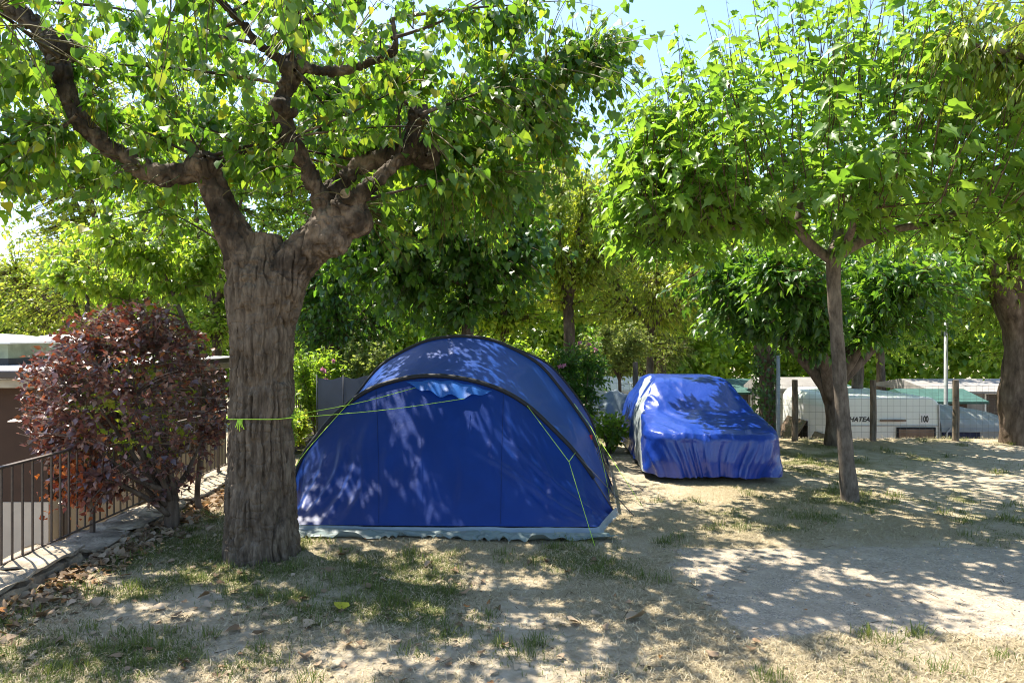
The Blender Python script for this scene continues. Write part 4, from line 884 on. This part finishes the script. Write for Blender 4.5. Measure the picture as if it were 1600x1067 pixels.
# keep columns aligned by direction from the centre
for i in range(len(zs)):
    c_ = np.array([0, (yf[i] + yr[i]) / 2]); 
    th = np.arctan2((rings[i, :, 1] - c_[1]) / ((yr[i] - yf[i]) / 2), rings[i, :, 0] / hw[i]); o_ = np.argsort(th); th = th[o_]; rg = rings[i][o_]
    tq = np.linspace(-math.pi, math.pi, NR, endpoint=False); ext = np.concatenate([th - 2*math.pi, th, th + 2*math.pi]); rg3 = np.vstack([rg, rg, rg])
    for k in range(3): rings[i, :, k] = np.interp(tq, ext, rg3[:, k])
th = np.linspace(-math.pi, math.pi, NR, endpoint=False)
rp = np.concatenate([rings[:, -1:], rings, rings[:, :1]], 1); n = nrm(np.cross(np.gradient(rp, axis=1), np.gradient(rp, axis=0)))[:, 1:-1]; cc = np.array([0, 1.9, .5]); n = n * np.sign((n * (rings - cc)).sum(-1))[..., None]
X_, Y_, Z_ = rings[..., 0], rings[..., 1], rings[..., 2]
frontness = sstep(.15, .75, -n[..., 1]) * (Y_ < .5); low = sstep(.72, .30, Z_)
fanx = X_ * (1.25 - .45 * np.clip(Z_, 0, .8)) + .05 * np.sin(Z_ * 5 + X_ * 3)
folds = frontness * (.35 + low) * sstep(.76, .66, Z_) * (.050 * (ridg(vn2(fanx * 9 + 2, Z_ * .35, 81)) - .45) + .030 * (ridg(vn2(fanx * 19, Z_ * .5, 82)) - .45) + .016 * (vn2(fanx * 37, Z_ * .8, 83) - .5))
sidef = np.abs(n[..., 0]) * (.030 * (fbm2(Y_ * 3.5 + Z_ * 2, Z_ * 2.2, 84) - .5) + .022 * (ridg(vn2(Y_ * 7 + Z_ * 5, Z_ * 2, 85)) - .5))
diag = (n[..., 2] > .15) * (.034 * (ridg(vn2((X_ + Y_ * .55) * 7, (Y_ - X_ * .6) * 1.6, 86)) - .5) * sstep(.1, -.5, X_) + .018 * (fbm2(X_ * 4, Y_ * 3, 87) - .5) + .016 * (ridg(vn2((X_ - Y_ * .2) * 5, Y_ * 1.2, 88)) - .5))
hemw = sstep(.25, .085, Z_) * .05 * (vn2(th[None] * 9 + 0 * Z_, 0 * Z_, 89) - .35)
topfade = sstep(1.404, 1.37, Z_)
rings = rings + n * ((folds + sidef * sstep(.085, .2, Z_) + diag) * topfade + hemw)[..., None]
rings[0, :, 2] += .03 * (vn2(th * 8, 0 * th, 90) - .4)
cR, sR = math.cos(CR), math.sin(CR)
def carw(p): return np.stack([CX + p[..., 0] * cR - p[..., 1] * sR, CY + p[..., 0] * sR + p[..., 1] * cR, p[..., 2]], -1)
nz_ = len(zs); ii, jj = np.meshgrid(np.arange(nz_ - 1), np.arange(NR), indexing='ij'); a = (ii * NR + jj).ravel(); b_ = (ii * NR + (jj + 1) % NR).ravel(); fq = np.stack([a, b_, b_ + NR, a + NR], 1)
flat = rings.reshape(-1, 3); apex = np.array([[0, 2.5, 1.406]])
fc = flat[fq].mean(1)
stripe = (fc[:, 0] < np.interp(fc[:, 2], [0, .7, .95, 1.3, 1.41], [-.84, -.87, -.85, -.66, -.56])) & (fc[:, 1] > .16 + fc[:, 2] * 1.12) & (fc[:, 1] < 1.15 + fc[:, 2] * 1.05)
W = carw(flat)
def sub(name, k, mat, lab=None):
    u_, inv = np.unique(fq[k], return_inverse=True); o = link(name, np_mesh(name, W[u_], inv.reshape(-1, 4), mat, smooth=True), car)
    if lab: o['label'] = lab
    return o
sub('cover', ~stripe, M['cover']); sub('side_panel', stripe, M['coversilver'], 'silver panel of the cover')
for sx in (-1, 1):
    for wy in (.68, 3.10):
        q = carw(np.array([sx * .74, wy, .30])); ax = Vector((cR, sR, 0)) * .10; c_ = Vector(q)
        wh = MB().tube([c_ - ax, c_ - ax * .75, c_ + ax * .75, c_ + ax], [.27, .30, .30, .27], 24).build('wheel', M['rubber'], car, smooth=False)
        MB().tube([c_ - ax * 1.03, c_ + ax * 1.03], .19, 20).build('rim', M['rim'], wh)
MB().box((-.75, .3, .22), (.75, 3.5, .5)).mesh('x', M['rubber'])
fl = MB(); pl = carw(np.array([[-.8, .2, .2], [.8, .2, .2], [.8, 3.7, .2], [-.8, 3.7, .2], [-.8, .2, .5], [.8, .2, .5], [.8, 3.7, .5], [-.8, 3.7, .5]])); fl.add(pl.tolist(), [(0,3,2,1),(4,5,6,7),(0,1,5,4),(1,2,6,5),(2,3,7,6),(3,0,4,7)]).build('underbody', M['rubber'], car)

# ------------------------------------------------------------------ wire fence along the back of the terrace
M['wood'] = bark_mat('fence_wood', (.07, .055, .04), (.16, .125, .09), (.26, .21, .16), (22, 22, 4), .4, .004)
M['wire'] = simple('wire', (.10, .11, .10), .5, .5, .1, 10, 30, 0)
fn = thing('wire_fence', 'green-grey welded wire fence on round wooden posts behind the covered car', 'fence', (5.5, 14.0, 0))
FP = [(1.15, 14.45), (2.6, 14.40), (4.1, 14.25), (5.68, 13.72), (7.22, 13.66), (8.86, 13.64), (10.5, 13.7), (12.2, 13.8)]
for i, (x_, y_) in enumerate(FP):
    h = 1.22 if i != 1 else 1.55
    MB().tube([(x_, y_, -.1), (x_ + .01, y_, .6), (x_, y_, h)], [.062, .060, .056], 12).build('post', M['wood'], fn, smooth=False)
mb = MB()
for (xa, ya), (xb, yb) in zip(FP[:-1], FP[1:]):
    ln = math.hypot(xb - xa, yb - ya); nv_ = int(ln / .125); ya -= .066; yb -= .066
    for k in range(nv_ + 1):
        t = k / nv_; q = Vector((xa + (xb - xa) * t, ya + (yb - ya) * t, 0)); mb.tube([q + Vector((0, 0, .02)), q + Vector((0, 0, 1.12))], .0017, 4, False)
    for k in range(9): z = .06 + k * .131; mb.tube([(xa, ya - .004, z), (xb, yb - .004, z)], .0018, 4, False)
tag(mb.build('wire_mesh', M['wire'], fn), kind='stuff')

# ------------------------------------------------------------------ caravan, awning and what else stands on the lower pitches
M['caravan'] = simple('caravan_shell', (.70, .74, .68), .35, .5, .05, 2, 20, .05)
M['white'] = simple('white_shell', (.74, .74, .71), .4, .5, .06, 2, 20, .05)
M['acrylic'] = simple('smoked_acrylic', (.16, .115, .085), .25, .6, .35, 5, 20, .3)
M['print'] = simple('black_print', (.015, .015, .015), .5, .4, .1, bstr=0)
M['alu'] = simple('grey_metal', (.42, .43, .43), .45, .5, .1, metal=.4)
M['awning'] = fabric('awning_cloth', (.27, .29, .275), .55, .1, .12, (.3, .32, .3), .25)
M['navy'] = simple('navy_cloth', (.018, .026, .06), .7, .3, .3)
M['teal'] = simple('teal_roof', (.04, .10, .085), .8, .3, .2)
M['greywall'] = simple('grey_boards', (.25, .235, .22), .8, .2, .2, 3, 40, .2)
M['glass'] = simple('dark_glass', (.03, .035, .04), .1, .8, .1, bstr=0)
M['galv'] = simple('galvanised', (.26, .28, .28), .6, .4, .1, metal=.2)
cv = thing('caravan', 'pale grey-green caravan seen end-on behind the wire fence', 'caravan', (8.9, 17.5, LZ))
Yc = 16.0; xa, xb, zt = P(1312, 600, Yc).x, P(1470, 600, Yc).x, P(1400, 622, Yc).z
prof = []
for cx_, cz_, a0, r_ in ((xb - .28, zt - .28, 0, .28), (xa + .28, zt - .28, 90, .28)):
    for t in np.linspace(0, 90, 9): an_ = math.radians(a0 + t); prof.append((cx_ + r_ * math.cos(an_), cz_ + r_ * math.sin(an_)))
prof += [(xa, LZ + .45), (xb, LZ + .45)]
def mid_up(p): return (p[0], p[1] + .06 * (1 - ((p[0] - (xa + xb) / 2) / ((xb - xa) / 2))**2) * (p[1] > zt - .2))
prof = [mid_up(p) for p in prof]
MB().prism(prof, 'y', Yc, Yc + 3.4).build('body', M['caravan'], cv, bevel=.05)
def on_end(px_, py_, dy=-.012): q = P(px_, py_, Yc); return Vector((q.x, Yc + dy, q.z))
def plate(name, x0_, y0_, x1_, y1_, mat, parent, th=.02, dy=-.014, bev=.008):
    a, b2 = on_end(x0_, y1_), on_end(x1_, y0_); return MB().box((a.x, Yc + dy - th, a.z), (b2.x, Yc + dy, b2.z)).build(name, mat, parent, bevel=bev)
w_ = plate('window', 1400, 667, 1461, 700, M['rubber'], cv, .02); plate('pane', 1403, 670, 1458, 700, M['acrylic'], w_, .03)
plate('handle_bar', 1374, 655, 1414, 658, M['acrylic'], cv, .05); plate('trim_strip', 1313, 664, 1468, 665.5, M['alu'], cv, .012)
q = on_end(1318, 634); MB().tube([(q.x, Yc - .03, q.z), (q.x, Yc - .003, q.z)], .07, 16).build('tail_reflector', M['red'], cv)
MB().tube([(xb - .06, Yc - .02, zt - .15), (xb - .01, Yc - .02, LZ + .6)], .018, 8).build('corner_trim', M['alu'], cv)
def text(name, body, at, size, mat, parent, shear=0, sx=1.0, bold=0):
    cu = bpy.data.curves.new(name, 'FONT'); cu.body = body; cu.size = size; cu.shear = shear; cu.extrude = .002; cu.offset = bold; cu.align_x = 'LEFT'
    o = bpy.data.objects.new(name, cu); COL.objects.link(o); dg = bpy.context.evaluated_depsgraph_get(); me = bpy.data.meshes.new_from_object(o.evaluated_get(dg)); bpy.data.objects.remove(o)
    me.transform(Matrix.Translation(at) @ Matrix.Rotation(math.pi / 2, 4, 'X') @ Matrix.Diagonal((sx, 1, 1, 1))); me.materials.clear(); me.materials.append(mat); return link(name, me, parent)
text('lettering', 'CHATEAU', on_end(1318.5, 658.5, -.006), .155, M['print'], cv, .3, 1.0, .004)
pl_ = plate('speed_plate', 1437, 646, 1452, 662, M['white'], cv, .004, -.003, 0)
text('number', '100', Vector((on_end(1438, 659).x, Yc - .010, on_end(1438, 659).z)), .20, M['print'], pl_, 0, .62, .006)
# left flank: open top-hung windows
def flank_window(y0_, y1_, z0_, z1_, tilt):
    w = MB().box((xa - .02, y0_, z0_), (xa + .004, y1_, z1_)).build('window', M['rubber'], cv)
    d = tilt; mb = MB(); mb.add([(xa - .03, y0_, z1_), (xa - .03, y1_, z1_), (xa - .03 - d, y1_, z0_ + .04), (xa - .03 - d, y0_, z0_ + .04), (xa - .05, y0_, z1_ + .01), (xa - .05, y1_, z1_ + .01), (xa - .05 - d, y1_, z0_ + .05), (xa - .05 - d, y0_, z0_ + .05)],
        [(0,3,2,1),(4,5,6,7),(0,1,5,4),(1,2,6,5),(2,3,7,6),(3,0,4,7)]); mb.build('pane', M['acrylic'], w)
MB().box((xa - .012, Yc + .1, LZ + .5), (xa - .003, Yc + 3.3, zt - .3)).build('side_skin', M['white'], cv)
flank_window(16.25, 17.2, -.95, -.30, .42); flank_window(17.7, 18.9, -.85, -.10, .45)
for yy in (16.8, 18.4):
    for xx in (xa + .2, xb - .2): MB().tube([(xx - .09, yy, LZ + .31), (xx + .09, yy, LZ + .31)], .31, 18).build('wheel', M['rubber'], cv)
aw = thing('awning_tent', 'grey rounded awning with navy panel attached right of the caravan', 'awning', (11.3, 17.0, LZ))
Ya = 15.95; n_ = 40; xs_ = np.linspace(P(1471, 600, Ya).x, P(1580, 600, Ya).x, n_); tt = np.linspace(0, 1, 14); g = np.zeros((n_, 14, 3))
for i, x_ in enumerate(xs_):
    top = P(0, 627 + 14 * (i / n_)**1.5, Ya + 1.2).z
    for j, t in enumerate(tt):
        an_ = t * math.pi / 2; zb = P(0, 668, Ya).z
        g[i, j] = (x_, Ya + 1.2 * (1 - math.cos(an_)), zb + (top - zb) * math.sin(an_) - .03 * math.sin(i * .9) * math.sin(t * 3.1))
link('roof_cloth', np_mesh('roof_cloth', g.reshape(-1, 3), grid_faces(n_, 14), M['awning'], smooth=True), aw)
MB().box((xs_[0], Ya + 1.2, LZ), (xs_[-1], Ya + 3.2, top - .02)).build('rear_room', M['awning'], aw)
zb = P(0, 668, Ya).z
MB().box((xs_[0], Ya - .01, zb - .10), (xs_[-1], Ya + .02, zb)).build('valance', M['sod'], aw)
MB().box((xs_[0] + .05, Ya + .03, LZ), (xs_[22], Ya + .06, zb - .02)).build('wall_cloth', M['navy'], aw)
MB().box((xs_[22] + .004, Ya + .03, LZ), (xs_[-1], Ya + .06, zb - .02)).build('wall_cloth', M['awning'], aw)
MB().tube([P(1478, 690, Ya - .05), P(1480, 676, Ya - .05), P(1486, 669, Ya - .05)], .015, 6).build('pole', M['alu'], aw)

def mobile_home(name, label, x0_, x1_, y0_, y1_, ztop, wall, roof, wins, eave=.25, posts=()):
    t = thing(name, label, 'mobile home', ((x0_ + x1_) / 2, (y0_ + y1_) / 2, LZ))
    MB().box((x0_, y0_, LZ - .02), (x1_, y1_, ztop - .25)).build('wall', wall, t)
    MB().prism([(y0_ - eave, ztop - .25), (y1_ + eave, ztop - .25), (y1_ + eave, ztop - .18), ((y0_ + y1_) / 2, ztop + .12), (y0_ - eave, ztop - .18)], 'x', x0_ - eave, x1_ + eave).build('roof', roof, t)
    for a, b2, c2, d2 in wins:
        w = MB().box((a, y0_ - .03, c2), (b2, y0_ - .003, d2)).build('window', M['white'], t); MB().box((a + .06, y0_ - .04, c2 + .06), (b2 - .06, y0_ - .031, d2 - .06)).build('pane', M['glass'], w)
    for xp in posts: MB().tube([(xp, y0_ - eave + .06, LZ), (xp, y0_ - eave + .06, ztop - .25)], .04, 8).build('post', M['white'], t)
    return t
mobile_home('mobile_home', 'grey boarded mobile home with white window in the far right gap', 14.4, 19.0, 23.0, 26, .45, M['greywall'], M['greywall'], [(15.9, 16.5, -.9, .2), (14.7, 15.2, -1.0, .2)], .5, (14.2,))
mobile_home('mobile_home', 'teal-roofed shelter behind the car and ivy-wrapped trunk', 6.6, 10.4, 22.4, 25, .50, M['greywall'], M['teal'], [(7.0, 7.7, -.9, 0), (9.2, 9.8, -.9, 0)], .8, (5.9, 7.6, 9.0))
mobile_home('mobile_home', 'low teal-roofed shelter right of the slim trunk above the caravan', 12.6, 14.0, 21.0, 22.6, .30, M['brown'], M['teal'], [(12.6, 13.2, -.9, -.1)], .4)
mobile_home('mobile_home', 'white mobile home glimpsed between oleander and covered car', 2.2, 4.6, 18.2, 20.2, .85, M['white'], M['white'], [(2.4, 2.9, -.5, .25), (3.3, 3.9, -.5, .25)], .15)
mobile_home('mobile_home', 'grey shed wall between ivy-wrapped trunk and caravan', 7.6, 9.3, 20.6, 22.0, .70, M['greywall'], M['greywall'], [], .1)
def lamp(label, x_, y_, h, head=True):
    t = thing('lamp_post', label, 'lamp post', (x_, y_, LZ)); MB().tube([(x_, y_, LZ - .05), (x_, y_, LZ + .4), (x_, y_, h)], [.09, .06, .045], 12).build('pole', M['galv'], t, smooth=True)
    if head: MB().tube([(x_, y_, h - .02), (x_, y_, h + .12), (x_, y_, h + .3), (x_, y_, h + .34)], [.08, .2, .2, .05], 12).build('lamp_head', M['white'], t, smooth=True)
lamp('pale grey lamp post above the caravan awning', P(1478, 600, 19.5).x, 19.5, 2.6, False); lamp('slender grey pole beside the ivy-wrapped trunk', P(1216, 600, 17.6).x, 17.6, 1.6, False); lamp('thin grey lamp post in the trees at the left edge', P(63, 500, 20.5).x, 20.5, 2.9)
# ivy on the trunk behind the car
iv = thing('ivy', 'green ivy wrapped round a trunk behind the covered car', 'ivy', (6.75, 18.2, LZ)); k = 1500
ang = rng.random(k) * 2 * math.pi; zz = LZ + 3.9 * rng.random(k); rr = .26 + .10 * rng.random(k); pos = np.stack([6.75 + rr * np.cos(ang), 18.2 + rr * np.sin(ang), zz], 1); outw = np.stack([np.cos(ang), np.sin(ang), .3 + 0 * ang], 1)
v, f = place(T_OVATE, pos, rand_dirs(k) + np.array([0, 0, -1]), outw, .09 + .05 * rng.random(k)); tag(link('leaves', np_mesh('leaves', v, f, M['ivy'], rnd=np.repeat(rng.random(k), len(T_OVATE[0]))), iv), kind='stuff')
limb_part('stem', iv, [(6.98, 18.05, LZ), (6.62, 17.95, -.8), (6.95, 17.98, .6), (6.75, 17.95, 1.6)], [.03, .02, .012], M['barkfar'], 16, 6)
# tarp-covered bicycle between oleander and car
bk = thing('bicycle', 'bicycle half hidden under a grey tarp by the wire fence', 'bicycle', (2.05, 13.9, 0))
for xw in (1.75, 2.45):
    w = MB().tube([(xw + .30 * math.cos(t), 13.9, .31 + .30 * math.sin(t)) for t in np.linspace(0, 2 * math.pi, 33)], .018, 6).build('wheel', M['rubber'], bk, smooth=True)
    mb = MB()
    for t in np.linspace(0, math.pi, 9)[:-1]: mb.tube([(xw - .29 * math.cos(t), 13.9, .31 - .29 * math.sin(t)), (xw + .29 * math.cos(t), 13.9, .31 + .29 * math.sin(t))], .0025, 4)
    mb.build('spokes', M['alu'], w)
mb = MB(); 
for a, b2 in (((1.75, .31), (1.95, .75)), ((1.95, .75), (2.25, .72)), ((1.75, .31), (2.1, .32)), ((2.1, .32), (1.97, .8)), ((2.1, .32), (2.28, .7)), ((2.45, .31), (2.25, .95))): mb.tube([(a[0], 13.9, a[1]), (b2[0], 13.9, b2[1])], .016, 6)
mb.build('frame', M['alu'], bk)
n_ = 40; a, b2 = np.meshgrid(np.linspace(-1, 1, n_), np.linspace(-1, 1, n_), indexing='ij'); hh = .98 - .20 * a**2 - .06 * (fbm2(a * 4 + 9, b2 * 4, 7) - .5) - .55 * np.abs(b2)**1.4 + .1 * (fbm2(a * 3, b2 * 3, 9) - .5)
link('tarp', np_mesh('tarp', np.stack([2.12 + a * .48, 13.9 + b2 * .22 * (1 + .2 * np.sin(a * 9)), hh], -1).reshape(-1, 3), grid_faces(n_, n_), M['sod'], smooth=True), bk)
tag(MB().box((1.62, 14.6, -.05), (1.98, 14.64, 1.15)).build('white_panel', M['white'], bevel=.01), 'narrow white upright board seen behind the oleander', 'board')

# ------------------------------------------------------------------ grass, litter, stones
def scatter(n, ymin=3.7, ymax=14.2):
    y_ = ymin * (ymax / ymin)**rng.random(n); x_ = (rng.random(n) * 2 - 1) * (.80 * y_ + .3); k = (x_ > -3.93) & (x_ < 11); return x_[k], y_[k]
def blades(name, label, cat, x_, y_, hgt, wid, flat, mat):
    n = len(x_); z_ = gz(x_, y_); az = rng.random(n) * 2 * math.pi; el = flat[0] + (flat[1] - flat[0]) * rng.random(n); h = hgt * (.5 + rng.random(n))
    d = np.stack([np.cos(az) * np.cos(el), np.sin(az) * np.cos(el), np.sin(el)], 1); s = np.stack([-np.sin(az), np.cos(az), 0 * az], 1); w2 = wid * (.6 + .8 * rng.random(n)); p = np.stack([x_, y_, z_ - .003], 1)
    mid = p + d * (h * .55)[:, None] + np.array([0, 0, .1]) * h[:, None]; tip = p + d * h[:, None] - np.array([0, 0, .10]) * h[:, None]; tip[:, 2] = np.maximum(tip[:, 2], z_ + .002)
    v = np.stack([p - s * w2[:, None], p + s * w2[:, None], mid + s * (w2 * .8)[:, None], mid - s * (w2 * .8)[:, None], tip], 1).reshape(-1, 3)
    b0 = np.arange(n) * 5; f = np.concatenate([np.stack([b0, b0+1, b0+2], 1), np.stack([b0, b0+2, b0+3], 1), np.stack([b0+3, b0+2, b0+4], 1)])
    tag(link(name, np_mesh(name, v, f, mat, rnd=np.repeat(rng.random(n), 5))), label, cat, kind='stuff')
x_, y_ = scatter(260000); k = rng.random(len(x_)) < green_mask(x_, y_)**1.4; blades('green_grass', 'short patchy green grass on the terrace', 'grass', x_[k], y_[k], .045, .0022, (.25, 1.2), M['grass'])
x_, y_ = scatter(330000); k = rng.random(len(x_)) < straw_mask(x_, y_)**1.2 * .95; blades('dry_grass', 'dry straw-coloured grass on sandy ground', 'grass', x_[k], y_[k], .055, .0024, (.05, .6), M['straw'])
# tufts
tx, ty = scatter(800); k = green_mask(tx, ty) + .25 * rng.random(len(tx)) > .33; tx, ty = tx[k], ty[k]; tx = np.repeat(tx, 40) + rng.normal(size=len(tx) * 40) * .05; ty = np.repeat(ty, 40) + rng.normal(size=len(ty) * 40) * .04
blades('grass_tufts', 'taller tufts of green grass on the terrace', 'grass', tx, ty, .085, .0026, (.5, 1.35), M['grass'])
# pebbles
k = 9000; px_ = 1.3 + 6 * rng.random(k); py_ = 4.4 + 2.6 * rng.random(k); r = .0025 + .006 * rng.random(k)**3; q = rng.random(k) < .08 + .92 * drive_mask(px_, py_); px_, py_, r = px_[q], py_[q], r[q]
oc = np.array([(1, 0, 0), (-1, 0, 0), (0, 1, 0), (0, -1, 0), (0, 0, .7), (0, 0, -.7)]); of = np.array([(0, 2, 4), (2, 1, 4), (1, 3, 4), (3, 0, 4), (2, 0, 5), (1, 2, 5), (3, 1, 5), (0, 3, 5)]); k = len(px_)
v = (np.stack([px_, py_, gz(px_, py_) + .009 + r * .2], 1)[:, None] + oc[None] * (r[:, None, None] * (.6 + .8 * rng.random((k, 1, 3)))) + rng.normal(size=(k, 6, 3)) * (r * .2)[:, None, None]).reshape(-1, 3)
M['pebble'] = leaf_mat('pebble', [(0, (.16, .145, .13)), (.6, (.33, .30, .27)), (1, (.5, .47, .43))], [(0, (.2, .2, .2)), (1, (.2, .2, .2))], .0, .85, .25)
tag(link('pebbles', np_mesh('pebbles', v, (of[None] + (np.arange(k) * 6)[:, None, None]).reshape(-1, 3), M['pebble'], rnd=np.repeat(rng.random(k), 6))), 'loose small stones on the gravel drive', 'gravel', kind='stuff')
# leaf litter drifted along the stone wall
k = 1500; lx_ = -3.92 + np.abs(rng.normal(size=k)) * .20; ly_ = 4.2 + 5.6 * rng.random(k); hm = .05 * np.exp(-(lx_ + 3.92) / .15) * rng.random(k)
v, f = place(T_HEART, np.stack([lx_, ly_, gz(lx_, ly_) + .012 + hm], 1), rand_dirs(k) * np.array([1, 1, .35]), np.array([0, 0, 1.0]) + .75 * rand_dirs(k), .05 + .05 * rng.random(k)); v[:, 2] = np.maximum(v[:, 2], gz(v[:, 0], v[:, 1]) + .003)
tag(link('leaf_litter', np_mesh('leaf_litter', v, f, M['dryleaf'], rnd=np.repeat(rng.random(k), len(T_HEART[0])))), 'drift of dry brown leaves along the stone wall', 'leaves', kind='stuff')
k = 1500; lx_, ly_ = scatter(k, 3.9, 9); q = rng.random(len(lx_)) < .9 * (1 - sstep(-2.5, 1.6, lx_)) + .06; lx_, ly_ = lx_[q], ly_[q]; k = len(lx_)
v, f = place(T_HEART, np.stack([lx_, ly_, gz(lx_, ly_) + .012], 1), rand_dirs(k) * np.array([1, 1, .25]), np.array([0, 0, 1.0]) + .5 * rand_dirs(k), .018 + .035 * rng.random(k)); v[:, 2] = np.maximum(v[:, 2], gz(v[:, 0], v[:, 1]) + .003)
tag(link('leaf_crumbs', np_mesh('leaf_crumbs', v, f, M['dryleaf'], rnd=np.repeat(rng.random(k), len(T_HEART[0])))), 'small dry leaf fragments scattered through the grass', 'leaves', kind='stuff')
k = 260; lx_, ly_ = scatter(k, 3.9, 10); k = len(lx_); az = rng.random(k) * 6.28; ln_ = .05 + .16 * rng.random(k)**2; A_t = np.stack([lx_, ly_, gz(lx_, ly_) + .008], 1); E_t = A_t + np.stack([np.cos(az), np.sin(az), 0 * az], 1) * ln_[:, None]; E_t[:, 2] = gz(E_t[:, 0], E_t[:, 1]) + .014
tag(link('dead_twigs', np_mesh('dead_twigs', *twig_mesh(A_t, (A_t + E_t) / 2 + rng.normal(size=(k, 3)) * np.array([.012, .012, .004]), E_t, np.full(k, .0028), .0012, 5, 4), M['twig'])), 'thin dead twigs scattered on the ground', 'twigs', kind='stuff')
# fallen leaves one can count
tv, tf = T_HEART; curl = []
for s_ in range(4):
    v = tv.copy(); v[:, 1] -= .45; v[:, 2] = v[:, 2] * 1.5 + (.30 + .12 * s_) * v[:, 0]**2 * (1 if s_ != 2 else -1) + (.25 * v[:, 1]**2 if s_ % 2 else -.1 * v[:, 1]**2) + .08 * rng.random(len(v)); v[:, 2] -= v[:, 2].min(); curl.append(np_mesh('fallen_leaf', v, tf, M['dryleaf']))
cnt = 0
while cnt < 75:
    xx, yy = scatter(1, 4.15, 7.2)
    if not len(xx) or xx[0] > 2.2 * rng.random() or (abs(xx[0] - TB.x) < .5 and abs(yy[0] - 6.6) < .5) or yy[0] > 6.75: continue
    o = link('fallen_leaf', curl[cnt % 4], None, (xx[0], yy[0], gzf(xx[0], yy[0]) + .012)); s_ = .05 + .05 * rng.random(); o.scale = (s_, s_, s_); o.rotation_euler = (rng.normal() * .15, rng.normal() * .15, rng.random() * 6.28)
    tag(o, 'dry curled brown leaf lying on the grass in the foreground', 'leaf', 'fallen leaves on the foreground grass'); cnt += 1
q = G(529, 950); yl = curl[1].copy(); yl.materials.clear(); yl.materials.append(M['yellowfall']); o = link('fallen_leaf', yl, None, (q.x, q.y, gzf(q.x, q.y) + .012)); o.scale = (.13, .13, .13); o.rotation_euler = (.3, .1, .8); tag(o, 'bright yellow leaf lying on the grass in front of the tent', 'leaf')
q = G(990, 970); o = link('fallen_leaf', curl[3], None, (q.x, q.y, gzf(q.x, q.y) + .012)); o.scale = (.15, .15, .15); o.rotation_euler = (.2, .3, 2.1); tag(o, 'large curled brown leaf alone on bare soil right of the tent foreground', 'leaf')
for o in bpy.data.objects:
    if '_at' in o: del o['_at']
